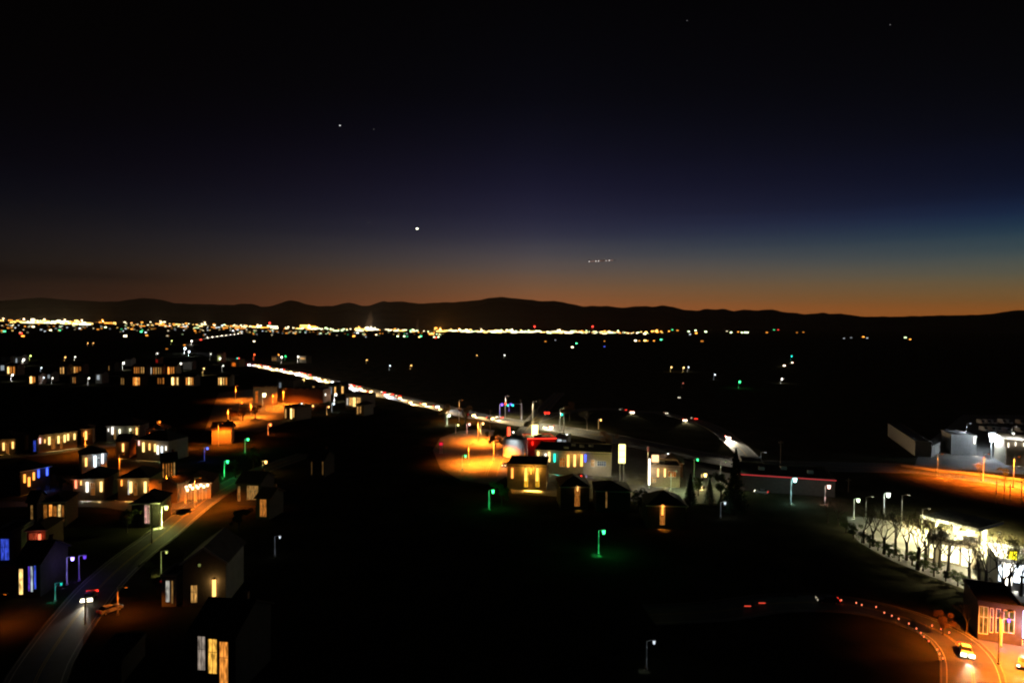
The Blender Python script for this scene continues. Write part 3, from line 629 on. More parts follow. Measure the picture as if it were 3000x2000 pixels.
# shielded sodium lamps: their lit ground shows, the lens points down
SODL = [
 ('hooded sodium lamp at the corner of the orange storage yard', 690, 1130, 1172, 9000), ('hooded sodium lamp beside the orange yard wall', 830, 1140, 1186, 14000), ('hooded sodium lamp behind the orange bushes', 735, 1178, 1222, 12000), ('hooded sodium lamp close before the tall orange wall', 800, 1150, 1199, 9000), ('hooded sodium lamp over the dark edge of the yard', 668, 1196, 1240, 8000),
 ('hooded sodium lamp over the far half of the orange parking lot', 1400, 1236, 1292, 26000), ('hooded sodium lamp over the near half of the orange parking lot', 1446, 1290, 1352, 16000), ('hooded sodium lamp at the dark side of the orange parking lot', 1372, 1300, 1358, 13000),
 ('hooded sodium lamp at the frame edge of the orange roadside', 2968, 1338, 1428, 36000), ('hooded sodium lamp by the leaning tree on the orange roadside', 2880, 1330, 1412, 12000), ('hooded sodium lamp at the dim start of the orange roadside', 2745, 1330, 1396, 5000),
 ('hooded sodium lamp in the middle of the shop lot', 2925, 1790, 1945, 7500), ('hooded sodium lamp beside the blue white sign', 3030, 1760, 1960, 6000),
 ('hooded sodium lamp over the grey terrace roofs', 250, 1270, 1330, 3600), ('hooded sodium lamp beside the red lit house', 440, 1256, 1318, 3000), ('hooded sodium lamp beside the lone orange shed', 640, 1240, 1306, 3600), ('hooded sodium lamp in front of the orange gabled houses', 570, 1400, 1488, 4200), ('hooded sodium lamp left of the orange gabled houses', 488, 1385, 1466, 3600), ('hooded sodium lamp over the orange sloping drive', 350, 1330, 1392, 3000), ('hooded sodium lamp by the orange verge car', 345, 1720, 1800, 160), ('hooded sodium lamp at the frame edge near the dry lawn', -10, 1740, 1830, 200),
 ('hooded sodium lamp beside the rust trees', 1345, 1172, 1236, 5000)]
for lb, x, yt, yb, pw in SODL:
    street_lamp(lb, x, yt, yb, SOD if x not in (1345,) else ORG, pw, 1.0, glow=6, shield=True, group='hooded sodium lamps', name='sodium_lamp', arm=1.8)
# white hooded lamps over the intersection, the fuel station lot and the industrial yard
WHL = [('hooded white lamp over the middle of the intersection', 1560, 1176, 1240, 11000, (1, .84, .48), 150), ('hooded white lamp on the lit highway beyond the tall yellow sign', 1640, 1196, 1262, 8000, (1, .84, .48), 150), ('hooded white lamp on the highway left of the intersection', 1480, 1160, 1222, 4600, (1, .8, .45), 150),
 ('hooded lamp greening the grass before the amber gas building', 1965, 1380, 1445, 1500, (.75, 1, .45), 150), ('hooded lamp greening the trees beside the tall conifer', 2110, 1352, 1430, 900, (.7, 1, .5), 150),
 ('hooded white lamp at the dim edge of the fuel station lot', 2535, 1455, 1560, 420, (.95, 1, .6), 150), ('hooded white lamp behind the bare trees of the fuel station', 2640, 1450, 1570, 900, (.95, 1, .6), 150),
 ('added hooded pale yellow lamp in front of the cream station building', 2700, 1490, 1596, 12000, (1, .88, .45), 150), ('added hooded pale yellow lamp at the near left corner of the canopy', 2800, 1540, 1640, 22000, (1, .88, .45), 150), ('added hooded pale lamp between the canopy and the white station shop', 2900, 1560, 1694, 16000, (1, .88, .5), 150),  # three lamps added to widen the glare on the forecourt
 ('hooded white lamp between the ribbed fence and the white shed', 2830, 1240, 1318, 3000, CWH, 150), ('hooded white lamp in front of the pale warehouse', 2962, 1250, 1356, 2600, WHT, 150),
 ('hooded lamp over the pale road left of the conifer', 2228, 1325, 1380, 500, CWH, 140)]
for lb, x, yt, yb, pw, c, sp in WHL:
    street_lamp(lb, x, yt, yb, c, pw, 1.0, glow=6, shield=True, group='hooded white lamps', name='hooded_lamp', arm=1.8, spot=sp)
# floodlight mast
b = P(2903, 1345); h = Zat(b, 1270); r = empty('floodlight_mast', b, 0, 'dazzling white floodlight on a mast in the industrial yard', 'floodlight')
MB().tube((0, 0, 0), (0, 0, h), .3, .2, POLE).build('pole', r)
for k, dz in enumerate((0, 1.5, 3.0)):
    f = MB().box(-1.5 + k * .25, 1.5 - k * .25, -.3, .3, h - .7 - dz, h + .5 - dz, DARKM).build('lamp_housing', r); MB().box(-1.4 + k * .25, 1.4 - k * .25, -.36, -.302, h - .6 - dz, h + .4 - dz, emat(CWH, 22)).build('lens', f)
light('POINT', 'lamp_light', r, (0, -1.6, h - 1), CWH, 13000, .4); light('POINT', 'lamp_light', r, (0, 1.6, h - 1), CWH, 7000, .4)

# ---- far suburb houses (three rows)
def suburb(lbl, x0, x1, yt, yb, feats, wall=None, roof='gable', depth=11):
    building('house', 'house', lbl, x0, yb, x1, yb + (x1 - x0) * .01, yt, depth, wall or rnd.choice((WALLC, WALLW, WALLT, WALLG, WALLB)), roof, rnd.choice((ROOF, ROOF2)), feats, 'houses of the far suburb', rz_h=2.2, dress=False)
def wn(*a): return [('win', x0, x1, y0, y1, c, s) for (x0, x1, y0, y1, c, s) in a]
suburb('far suburb house with a bright yellow window beside dim amber ones', 84, 112, 1100, 1126, wn((88, 93, 1103, 1122, YEL, 3.5), (94, 97, 1103, 1122, ORG, 1.2), (99, 103, 1104, 1120, ORG, .7)))
suburb('far suburb house with faint amber windows in the low row', 205, 228, 1101, 1124, wn((213, 215, 1105, 1122, AMB, .5), (218, 221, 1105, 1122, ORG, .35)), WALLD)
suburb('far suburb house with grey lit wall in the low row', 136, 150, 1094, 1118, wn((140, 146, 1098, 1108, CWH, .3)), WALLW)
suburb('far suburb house with a second grey lit wall right of the white lamp', 280, 298, 1095, 1123, wn((284, 292, 1098, 1112, CWH, .45)), WALLW)
suburb('far suburb house with faint brown windows below the white middle lamp', 350, 366, 1104, 1128, wn((355, 357, 1107, 1126, AMB, .35), (360, 363, 1107, 1126, AMB, .25)), WALLD)
suburb('far suburb house with a row of glowing orange windows in the low row', 386, 414, 1103, 1130, wn((390, 393, 1105, 1128, ORG, .8), (395, 398, 1105, 1128, ORG, 2.2), (400, 402, 1105, 1128, AMB, 2.2), (405, 409, 1105, 1127, ORG, 1.2)))
suburb('far suburb house with dim brown window strip in the low row', 458, 486, 1105, 1128, wn((462, 466, 1107, 1124, ORG, .3), (469, 472, 1107, 1124, ORG, .3), (477, 480, 1107, 1124, ORG, .6)), WALLD)
suburb('far suburb house with the brightest yellow window of the low row', 500, 528, 1103, 1131, wn((503, 509, 1105, 1127, YEL, 4), (511, 514, 1105, 1127, ORG, .6), (518, 522, 1105, 1127, YEL, 1.6)))
suburb('far suburb house with orange and yellow windows beside the grey gable', 542, 570, 1103, 1131, wn((545, 549, 1106, 1127, ORG, 1.1), (552, 555, 1105, 1127, YEL, 3), (558, 561, 1106, 1127, AMB, 1.2), (563, 566, 1106, 1127, ORG, .6)))
suburb('far suburb house alone at the right end of the low row', 635, 672, 1103, 1131, wn((640, 643, 1106, 1127, AMB, 1.2), (646, 649, 1106, 1127, YEL, 3), (653, 657, 1106, 1127, AMB, .9), (661, 665, 1106, 1127, ORG, .8)))
suburb('far suburb house with one yellow and several amber windows in the middle row', 18, 50, 1070, 1098, wn((22, 27, 1074, 1094, YEL, 2.6), (30, 34, 1074, 1094, ORG, .7), (38, 43, 1074, 1094, ORG, .7)))
suburb('far suburb house with pale lit gable at the frame edge', -4, 16, 1066, 1092, wn((2, 12, 1070, 1084, CWH, .4)), WALLW)
suburb('far suburb house with twin slim amber windows in the middle row', 172, 196, 1072, 1098, wn((177, 179, 1076, 1094, AMB, 1.2), (184, 187, 1075, 1094, AMB, 1.2)))
suburb('far suburb house with a dull amber window band in the middle row', 213, 242, 1070, 1096, wn((217, 220, 1074, 1092, AMB, 1.2), (222, 228, 1074, 1090, ORG, .5), (231, 237, 1074, 1086, ORG, .25)))
suburb('far suburb house with five dull orange windows in the middle row', 388, 428, 1072, 1098, wn((393, 396, 1075, 1093, ORG, .6), (399, 402, 1075, 1093, ORG, .6), (405, 408, 1075, 1093, ORG, .4), (413, 416, 1075, 1093, AMB, .5), (419, 422, 1075, 1093, AMB, .6)), WALLB)
suburb('far suburb house with dim white and brown windows in the middle row', 438, 476, 1073, 1100, wn((442, 444, 1076, 1095, WHT, .8), (449, 452, 1076, 1095, ORG, .5), (456, 458, 1076, 1095, AMB, .8), (463, 466, 1076, 1095, AMB, .4), (470, 472, 1076, 1095, AMB, .4)), WALLB)
suburb('far suburb house with one bright orange window in the middle row', 488, 516, 1072, 1099, wn((492, 496, 1075, 1095, ORG, 2.6), (500, 503, 1075, 1094, ORG, .7), (506, 510, 1075, 1094, ORG, .7)))
suburb('far suburb house with grey walls lit by the bright white lamp at left', 38, 64, 1043, 1066, wn((46, 50, 1050, 1062, CWH, .5)), WALLW)
suburb('far suburb house with a faint grey roof at the frame edge', 4, 30, 1045, 1062, (), WALLG)
suburb('far suburb house with dark walls left of the white middle lamp', 300, 335, 1066, 1088, wn((318, 320, 1072, 1084, AMB, .3)), WALLD)
suburb('far suburb house with grey walls behind the bright white middle lamp', 366, 384, 1052, 1072, (), WALLW)
suburb('far suburb house with grey walls behind the right bright lamp', 536, 562, 1060, 1082, (), WALLG)
suburb('far suburb house with dark red wall near the road bend', 455, 466, 1050, 1066, wn((457, 462, 1053, 1062, RED, .25)), WALLB)
suburb('far suburb house lit yellow behind the suburb lamp cluster', 636, 652, 1036, 1062, wn((638, 646, 1042, 1056, YGR, .5)), WALLC)
building('shop', 'shop', 'small shop with orange front beside the red suburb lamps', 676, 1073, 700, 1074, 1054, 10, WALLT, 'flat', ROOFG, wn((680, 690, 1062, 1072, SOD, .9)))
building('shop', 'shop', 'far shop with a tan window band right of the green light above the queue', 878, 1062, 897, 1063, 1044, 10, WALLC, 'flat', ROOFG, wn((880, 894, 1047, 1052, AMB, .8)))
building('shop', 'shop', 'far shop with pale windows left of the green light above the queue', 795, 1058, 812, 1059, 1044, 9, WALLC, 'flat', ROOFG, wn((798, 802, 1047, 1055, AMB, .35), (805, 809, 1047, 1055, AMB, .35)))
# below the queue
building('shop', 'shop', 'shop with two tan windows below the orange yard', 832, 1228, 868, 1232, 1192, 12, WALLC, 'flat', ROOFG, wn((835, 839, 1197, 1224, AMB, .7), (851, 855, 1196, 1226, YEL, 4), (858, 862, 1197, 1222, AMB, 1.0)))
building('shop', 'shop', 'shop with a wide warm window wall beneath the bright lamp', 1012, 1194, 1062, 1198, 1156, 14, WALLC, 'flat', ROOFG, wn((1016, 1020, 1166, 1186, WHT, .7), (1023, 1032, 1164, 1187, AMB, .9), (1034, 1042, 1164, 1190, YEL, 2.4), (1045, 1056, 1164, 1184, AMB, .8)))
building('house', 'house', 'pale house wall with tall tan windows below the warm shop', 1042, 1216, 1066, 1218, 1184, 10, WALLC, 'hip', ROOF, wn((1046, 1050, 1190, 1212, AMB, .5), (1054, 1058, 1190, 1210, AMB, .4)))
for k, (x0, x1, y0, y1, c, s_) in enumerate([(916, 921, 1132, 1152, AMB, .9), (936, 940, 1134, 1155, AMB, .6), (966, 972, 1134, 1154, CWH, .35), (980, 984, 1133, 1156, AMB, 1.4), (990, 994, 1133, 1152, YEL, 1.8), (1001, 1006, 1132, 1152, AMB, 1.6)]):
    building('house', 'house', 'narrow house with one lit stair window, %s from the orange yard below the queue' % ORD[k], x0 - 5, y1 + 3, x1 + 5, y1 + 3.3, y0 - 5, 9, rnd.choice((WALLD, WALLT, WALLG)), 'gable', ROOF, wn((x0, x1, y0, y1, c, s_)), 'narrow houses below the queue', rz_h=2, dress=False)
building('shop', 'shop', 'low grey shop lit by the lamp cluster next to the queue', 812, 1140, 860, 1146, 1112, 10, WALLG, 'flat', ROOFG, wn((818, 824, 1120, 1136, CWH, .2)))
# orange storage yard
building('warehouse', 'warehouse', 'tall orange lit warehouse wall behind the storage yard', 742, 1188, 812, 1186, 1136, 16, WALLT, 'flat', ROOFG, wn((748, 756, 1146, 1180, SOD, .5)))
building('warehouse', 'warehouse', 'long low brown warehouse to the right of the tall orange one', 815, 1176, 946, 1180, 1140, 14, WALLB, 'flat', ROOFG)
MBl = None
for k, (x, yt, yb) in enumerate([(771, 1139, 1170), (773, 1152, 1194)]):
    street_lamp(('dazzling yellow white lamp before the orange warehouse wall, upper', 'dazzling yellow white lamp before the orange warehouse wall, lower')[k], x - 4, yt, yb, (1, .75, .35), 1200, 3.0, glow=20, rbase=.3, side=1)
building('shed', 'shed', 'lone orange lit shed right of the dark terrace trees', 620, 1302, 678, 1300, 1258, 10, WALLT, 'gable', ROOF2, ())
# terraces of the left town
def lamps(col, *xy): return [('lamp', x, y, c or col, pw, bg_) for (x, y, c, pw, bg_) in xy]
building('apartment_building', 'building', 'tan apartment block at the frame edge with two wall lamps', -30, 1332, 44, 1330, 1286, 12, WALLT, 'hip', ROOF, lamps(AMB, (11, 1298, None, 1300, 1.8), (38, 1295, None, 1500, 1.6)) + wn((18, 26, 1298, 1328, ORG, .25)))
building('house', 'house', 'small house with a deep blue glowing window beside the long terrace', 92, 1330, 109, 1329, 1284, 8, WALLD, 'gable', ROOF, wn((98, 105, 1290, 1322, BLU, .35)), dress=False)
building('apartment_building', 'building', 'long tan terrace with a rising row of glaring wall lamps', 109, 1326, 226, 1312, 1274, 12, WALLT, 'hip', ROOF, lamps(YEL, (117, 1284, PNK, 700, 1.3), (131, 1288, AMB, 260, .8), (144, 1281, None, 1900, 1.9), (171, 1278, None, 1900, 1.8), (189, 1275, None, 1900, 1.8), (199, 1272, None, 1900, 1.6), (218, 1271, None, 1700, 1.5)) + wn((150, 162, 1286, 1316, ORG, .28), (176, 183, 1284, 1314, ORG, .28)))
building('apartment_building', 'building', 'orange corner house with one broad glaring lamp at the terrace end', 238, 1302, 272, 1300, 1256, 10, WALLB, 'hip', ROOF2, lamps(AMB, (252, 1264, None, 2600, 2.2), (246, 1268, ORG, 700, 1.0)))
building('apartment_building', 'building', 'grey terrace with four glaring white and yellow wall lamps', 312, 1293, 408, 1292, 1247, 12, WALLG, 'hip', ROOF, lamps(WHT, (318, 1256, None, 160, .7), (330, 1252, None, 1900, 1.9), (351, 1258, (1, .95, .6), 1500, 1.8), (382, 1256, (1, .95, .5), 1500, 1.7), (401, 1254, AMB, 1900, 1.8)) + wn((334, 339, 1258, 1286, AMB, .25), (388, 394, 1258, 1286, AMB, .2)))
building('house', 'house', 'dim red lit house with a hipped roof behind the terraces', 428, 1306, 478, 1305, 1258, 12, WALLB, 'hip', ROOF2, wn((436, 441, 1268, 1296, (1, .12, .02), .3), (452, 458, 1268, 1296, (1, .12, .02), .25)))
building('house', 'house', 'brown house with a single glaring orange lamp between terraces', 340, 1343, 378, 1342, 1294, 10, WALLB, 'gable', ROOF2, lamps(ORG, (361, 1300, AMB, 2600, 1.9)), rz_h=2.5)
building('apartment_building', 'building', 'orange brick terrace with yellow lamps turning white at its right end', 400, 1346, 494, 1352, 1286, 12, WALLT, 'hip', ROOF, lamps(AMB, (408, 1292, PNK, 500, 1.0), (421, 1297, YEL, 2200, 2.2), (439, 1300, None, 1600, 1.5), (455, 1302, YEL, 1900, 1.7), (463, 1306, WHT, 1900, 2.0), (475, 1309, CWH, 1900, 1.9), (487, 1308, WHT, 500, .9)))
building('apartment_building', 'building', 'grey terrace with one amber lamp and two cool white lamps', 240, 1392, 314, 1384, 1332, 11, WALLG, 'hip', ROOF, lamps(WHT, (252, 1342, AMB, 2400, 1.8), (278, 1336, CWH, 2600, 2.4), (300, 1331, CWH, 2600, 2.0)) + wn((284, 292, 1342, 1376, CWH, .15)))
building('apartment_building', 'building', 'dark terrace with three orange and two blue wall lamps', 60, 1452, 146, 1434, 1380, 11, WALLD, 'hip', ROOF, lamps(ORG, (71, 1391, None, 2200, 1.5), (84, 1399, None, 2600, 1.7), (98, 1385, None, 1800, 1.4), (112, 1378, BLU, 2000, 1.4), (137, 1372, BLU, 2200, 1.4)))
building('apartment_building', 'building', 'tan terrace with a dull red lamp and two glaring lamps', 214, 1466, 304, 1464, 1402, 12, WALLT, 'hip', ROOF, lamps(AMB, (223, 1408, (1, .25, .12), 1100, 1.4), (238, 1409, None, 160, .7), (256, 1413, WHT, 2400, 1.8), (297, 1412, YEL, 2600, 1.8)) + wn((266, 278, 1414, 1450, ORG, .18)))
building('apartment_building', 'building', 'tan terrace with slim pale windows between glaring lamps', 346, 1466, 436, 1464, 1400, 12, WALLT, 'hip', ROOF, lamps(AMB, (357, 1407, ORG, 700, 1.0), (384, 1412, YEL, 2600, 2.0), (426, 1412, YEL, 2800, 2.0)) + wn((375, 380, 1406, 1448, WHT, .45), (392, 402, 1414, 1450, ORG, .2)))
building('house', 'house', 'house with a band of faint orange upper windows behind the gables', 474, 1404, 518, 1400, 1350, 10, WALLD, 'gable', ROOF, wn((477, 480, 1358, 1398, ORG, .5), (486, 489, 1358, 1396, ORG, .35), (493, 496, 1357, 1396, ORG, .35), (501, 504, 1356, 1394, ORG, .3), (509, 512, 1354, 1392, AMB, .45)), rz_h=2)
building('house', 'house', 'orange gabled house with a tall front gable', 474, 1470, 520, 1474, 1412, 12, WALLT, 'front', ROOF2, ())
building('house', 'house', 'low orange garage wing with a broad roof next to the tall gable', 524, 1464, 618, 1460, 1416, 13, WALLT, 'hip', ROOF2, [('door', 556, 578, 1434, WALLC), ('door', 584, 606, 1432, WALLC)])
building('house', 'house', 'house with a broad orange window wall and porch posts', 124, 1546, 192, 1542, 1470, 10, WALLT, 'hip', ROOF, wn((128, 138, 1478, 1532, ORG, .22), (144, 153, 1478, 1536, ORG, 1.1), (156, 166, 1482, 1530, ORG, .3), (170, 178, 1478, 1530, YEL, .9), (181, 187, 1480, 1528, ORG, .25)))
building('house', 'house', 'small dark house with one pale orange stair window', 82, 1530, 108, 1528, 1470, 8, WALLD, 'gable', ROOF, wn((90, 96, 1480, 1522, AMB, .18)), dress=False)
building('house', 'house', 'narrow house with a pale pink tall window above the yellow green lamp', 386, 1543, 466, 1540, 1474, 11, WALLD, 'hip', ROOF, wn((424, 431, 1478, 1532, PNK, .8), (433, 438, 1480, 1532, PNK, .5)), rz_h=2.5)
building('garage', 'garage', 'garage glowing deep blue at the frame edge', -26, 1650, 32, 1648, 1566, 10, WALLG, 'flat', ROOFG, wn((2, 26, 1578, 1640, BLU, .55)))
building('house', 'house', 'red lit house wall with a glaring red orange corner lamp', 80, 1655, 134, 1652, 1552, 10, WALLB, 'hip', ROOF2, [('lamp', 117, 1566, (1, .16, .07), 2400, 1.5)] + wn((86, 106, 1562, 1632, (1, .12, .04), .22), (113, 120, 1574, 1642, (1, .1, .04), 1.3)))
building('house', 'house', 'dark house with a warm tall window and blue holiday lights', 46, 1750, 118, 1748, 1650, 11, WALLD, 'gable', ROOF, wn((56, 67, 1666, 1740, YEL, 1.4), (83, 86, 1658, 1730, VIO, .5), (90, 96, 1658, 1732, CWH, .5), (100, 105, 1656, 1724, BLU, .9)))
building('house', 'house', 'grey gabled house with white fascia and one glaring orange lamp', 536, 1776, 662, 1772, 1650, 13, WALLG, 'front', ROOFG, [('lamp', 628, 1700, AMB, 2600, 1.9)] + wn((560, 577, 1714, 1764, AMB, .55), (580, 588, 1606, 1640, YGR, .2)), rz_h=3.2)
building('carport', 'carport', 'pale lit carport wall left of the grey gabled house', 474, 1776, 516, 1776, 1692, 7, WALLW, 'flat', ROOFG, wn((486, 497, 1700, 1762, WHT, .35), (502, 507, 1700, 1766, AMB, .3)), dress=False)
building('house', 'house', 'nearest house with three tall windows, grey, yellow and orange', 560, 2030, 690, 2040, 1850, 12, WALLD, 'gable', ROOF, wn((580, 601, 1862, 1960, (.75, .6, .48), .35), (611, 635, 1870, 1970, (1, .5, .07), 1.2), (644, 668, 1878, 2000, (1, .34, .05), .9)), rz_h=3)
building('garage', 'garage', 'dark garage with a faint brown door at the bottom of the residential street', 258, 2010, 356, 2004, 1952, 10, WALLD, 'flat', ROOFG, [('door', 264, 350, 1964, WALLB)], dress=False)
building('shed', 'shed', 'small shed with a faintly orange wall near the bottom houses', 684, 1950, 730, 1948, 1890, 7, WALLB, 'gable', ROOF2, [('lamp', 700, 1900, SOD, 60, .5)], dress=False)
building('house', 'house', 'house with two tan porch bays right of the slim lamps', 694, 1478, 762, 1480, 1414, 11, WALLD, 'gable', ROOF, wn((698, 703, 1424, 1466, AMB, .25), (724, 756, 1422, 1462, AMB, .28)), rz_h=2.5)
building('house', 'house', 'small house with one tan lit bay below the porch house', 750, 1520, 790, 1522, 1458, 9, WALLD, 'gable', ROOF2, wn((762, 780, 1462, 1512, ORG, .42)), rz_h=2)
building('house', 'house', 'almost dark house with two faint windows in the black middle', 900, 1396, 950, 1398, 1344, 10, WALLD, 'gable', ROOF, wn((912, 914, 1352, 1390, AMB, .06), (944, 947, 1352, 1390, AMB, .12)))
# ---- centre: tank, red building, kiosk, restaurant, gas building
b = P(1509, 1342); rt = empty('storage_tank', b, 0, 'round white storage tank glowing grey beside the orange lot', 'tank'); rr = (P(1545, 1342) - P(1473, 1342)).length / 2; h = Zat(b, 1288)
MB().tube((0, rr, 0), (0, rr, h), rr, rr, WALLW, 28).build('shell', rt, smooth=False); MB().tube((0, rr, h), (0, rr, h + rr * .28), rr * 1.02, rr * .05, WALLG, 28).build('roof', rt); MB().tube((rr * .7, -.1, 0), (rr * .7, -.1, h), .08, .08, POLE).tube((rr * .7 + .5, -.1, 0), (rr * .7 + .5, -.1, h), .08, .08, POLE).build('ladder', rt)
light('SPOT', 'lamp_light', rt, (-rr * .2, -4.5, h + 1.5), CWH, 2600, .3, 100, .8, (R(35), 0, 0))  # bare spot without a fixture, aimed at the tank shell
building('shop', 'shop', 'red shop with glowing red roof edge behind the restaurant', 1546, 1334, 1628, 1332, 1288, 12, WALLR, 'flat', ROOFG, [('neon', RED, 5), ('lamp', 1560, 1294, RED, 3000, .9), ('lamp', 1590, 1294, RED, 2600, .8), ('lamp', 1615, 1294, RED, 2600, .8)])
building('kiosk', 'kiosk', 'white lit kiosk between the red shop and the restaurant', 1629, 1326, 1662, 1328, 1280, 8, WALLW, 'flat', ROOFG, wn((1633, 1645, 1286, 1318, CWH, .8), (1649, 1658, 1288, 1318, CWH, .4)))
building('restaurant', 'restaurant', 'wide restaurant with a row of yellow wall lamps under a flat roof', 1568, 1386, 1790, 1396, 1322, 20, WALLC, 'flat', ROOFG, lamps(YEL, (1577, 1318, None, 2800, 2.4), (1599, 1330, WHT, 2200, 2.0), (1609, 1324, None, 1800, 2.2), (1665, 1334, (1, .5, .1), 6000, 2.6), (1684, 1333, AMB, 6000, 2.6), (1704, 1332, (1, .5, .1), 6000, 2.6)) + [('lamp', 1625, 1330, TEAL, 1800, 1.8), ('lamp', 1715, 1332, BLU, 1500, 1.6)] + wn((1640, 1655, 1340, 1366, ORG, .35), (1732, 1742, 1346, 1366, AMB, .4), (1750, 1775, 1350, 1364, CWH, .12)), group=None)
light('SPOT', 'wall_wash_light', [o for o in bpy.data.objects if o.name == 'restaurant'][0], (24, -5, 5), WHT, 900, .3, 120, .8, (R(60), 0, 0))  # bare spots out in front, aimed at the restaurant wall, no fixture
light('SPOT', 'wall_wash_light', [o for o in bpy.data.objects if o.name == 'restaurant'][0], (34, -5, 5), CWH, 900, .3, 120, .8, (R(60), 0, 0))
building('bakery', 'shop', 'low dark roofed shop with glaring yellow lamps before the restaurant', 1486, 1432, 1600, 1436, 1364, 16, WALLT, 'flat', ROOFG, lamps(YEL, (1501, 1372, ORG, 1700, 2.0), (1541, 1372, (1, .5, .07), 16000, 2.6), (1574, 1372, (1, .5, .07), 16000, 2.6), (1556, 1371, (1, .45, .05), 9000, 1.2)) + wn((1536, 1548, 1384, 1426, (1, .5, .03), .9), (1569, 1581, 1384, 1426, (1, .5, .03), .7)))
building('shed', 'shed', 'tan shed wall in the dark behind the thin yellow lamp', 1642, 1492, 1726, 1492, 1424, 12, WALLD, 'hip', ROOF, [('lamp', 1692, 1424, AMB, 900, .8)] + wn((1684, 1699, 1430, 1482, ORG, .3)), dress=False)
building('house', 'house', 'dark house with two thin grey window streaks', 1746, 1498, 1846, 1500, 1436, 12, WALLD, 'hip', ROOF, wn((1775, 1779, 1428, 1486, AMB, .16),), rz_h=2)
building('shed', 'shed', 'low shed with one broad amber wall lamp in the dark', 1896, 1547, 2008, 1550, 1478, 12, WALLD, 'hip', ROOF, [('lamp', 1941, 1476, ORG, 2200, 1.6)] + wn((1934, 1948, 1482, 1536, ORG, .4)), dress=False)
building('fuel_shop', 'shop', 'small fuel shop with white and yellow lamps before an amber roof', 1900, 1424, 1992, 1428, 1366, 12, WALLT, 'flat', ROOFG, [('lamp', 1928, 1374, YEL, 2400, 1.6), ('lamp', 1948, 1374, YEL, 2400, 1.6)] + wn((1958, 1980, 1380, 1396, ORG, .35), (1904, 1922, 1396, 1412, AMB, .4)))
building('garage', 'garage', 'amber roofed garage behind the small fuel shop', 1930, 1394, 2000, 1398, 1352, 12, WALLB, 'hip', ROOF2, [('lamp', 1950, 1360, SOD, 900, .8), ('lamp', 1980, 1362, SOD, 700, .8)], dress=False)
building('shop', 'shop', 'long dark building with a red glowing roof edge', 2166, 1436, 2446, 1456, 1392, 22, WALLD, 'flat', ROOF, [('neon', (1, .07, .08), .7)])
building('warehouse', 'warehouse', 'grey warehouse wall between the conifer and the dark building', 2172, 1392, 2232, 1396, 1354, 10, WALLG, 'flat', ROOFG, dress=False)
# pylon signs
def pylon(label, x, yb, y0, y1, wpx, col, s_, name='pylon_sign', panels=1, power=2500):
    b = P(x, yb); z1, z0 = Zat(b, y0), Zat(b, y1); hw = wpx / 2 * (P(x + 10, yb) - P(x - 10, yb)).length / 20
    r = empty(name, b, R(rnd.uniform(-6, 6)), label, 'sign', None)
    for sx in (-.55, .55): MB().tube((hw * sx, 0, 0), (hw * sx, 0, z0 + .3), .16, .14, POLE).build('post', r)
    MB().box(-hw - .12, hw + .12, -.32, .32, z0 - .12, z1 + .12, DARKM).build('cabinet', r)
    n = panels
    for k in range(n):
        a = z0 + (z1 - z0) * k / n; c = z0 + (z1 - z0) * (k + 1) / n
        for sy in (-1, 1): MB().box(-hw, hw, min(sy * .322, sy * .38), max(sy * .322, sy * .38), a + .06, c - .06, emat(col, s_)).build('lit_panel', r)
    light('POINT', 'sign_glow', r, (0, -1.5, (z0 + z1) / 2), col, power, .8); light('POINT', 'sign_glow', r, (0, 1.5, (z0 + z1) / 2), col, power * .6, .8)
    return r
pylon('tall pale yellow lit sign beside the intersection', 1566, 1320, 1243, 1284, 18, (1, .82, .3), 3.4, power=3500)
pylon('brightest yellow green lit pylon sign right of the restaurant', 1821, 1412, 1300, 1356, 19, (1, .86, .28), 3.4, panels=3, power=3000)
pylon('red lit sign left of the round white tank', 1490, 1305, 1250, 1279, 7, (1, .06, .02), 4, power=1200)
pylon('white lit sign at the corner of the amber gas building', 1918, 1410, 1331, 1376, 20, (1, .6, .28), 2.2, power=1800)
pylon('slim white lit sign beside the amber gas building', 1901, 1430, 1342, 1420, 5, (1, .9, .7), 4, power=900)
pylon('dim red sign left of the orange parking lot', 1292, 1328, 1295, 1304, 10, (1, .02, .06), .8, power=120)
pylon('tall dim sign pole with a red top beside the gas building', 1897, 1400, 1308, 1322, 3, (.9, .2, .15), .25, power=60)
pylon('blue white glowing sign at the frame edge of the shop lot', 2999, 1890, 1784, 1866, 16, (.55, .62, 1), 12, panels=2, power=1500)
# ---- fuel station
A, Bc, D_ = P(2698, 1509, 5.5), P(2865, 1549, 5.5), P(2948, 1529, 5.5)
u = (Bc - A); Wc = u.length; u.normalize(); v = Vector((-u.y, u.x, 0)); Dc = abs((D_ - Bc).dot(v))
cn = empty('station_canopy', Vector((A.x, A.y, 0)), math.atan2(u.y, u.x), 'flat station canopy with blue and white edge over a glaring forecourt', 'canopy')
MB().box(0, Wc, 0, Dc, 5.0, 5.42, ROOFG).build('roof', cn)
BLUEP = mat('blue_fascia', (.12, .16, .6), .4)
MB().box(-.12, Wc + .12, -.14, -.002, 4.75, 5.6, TRIM).build('fascia', cn)
f = MB(); f.box(Wc + .002, Wc + .14, 0, Dc, 4.75, 5.0, TRIM); f.box(Wc + .002, Wc + .15, 0, Dc, 5.0, 5.35, BLUEP); f.box(Wc + .002, Wc + .14, 0, Dc, 5.35, 5.6, TRIM); f.build('fascia', cn)
for i_ in range(3):
    for j_ in range(2):
        x, y = Wc * (.18 + .32 * i_), Dc * (.25 + .5 * j_)
        MB().tube((x, y, 0), (x, y, 5.0), .22, .22, TRIM).build('column', cn)
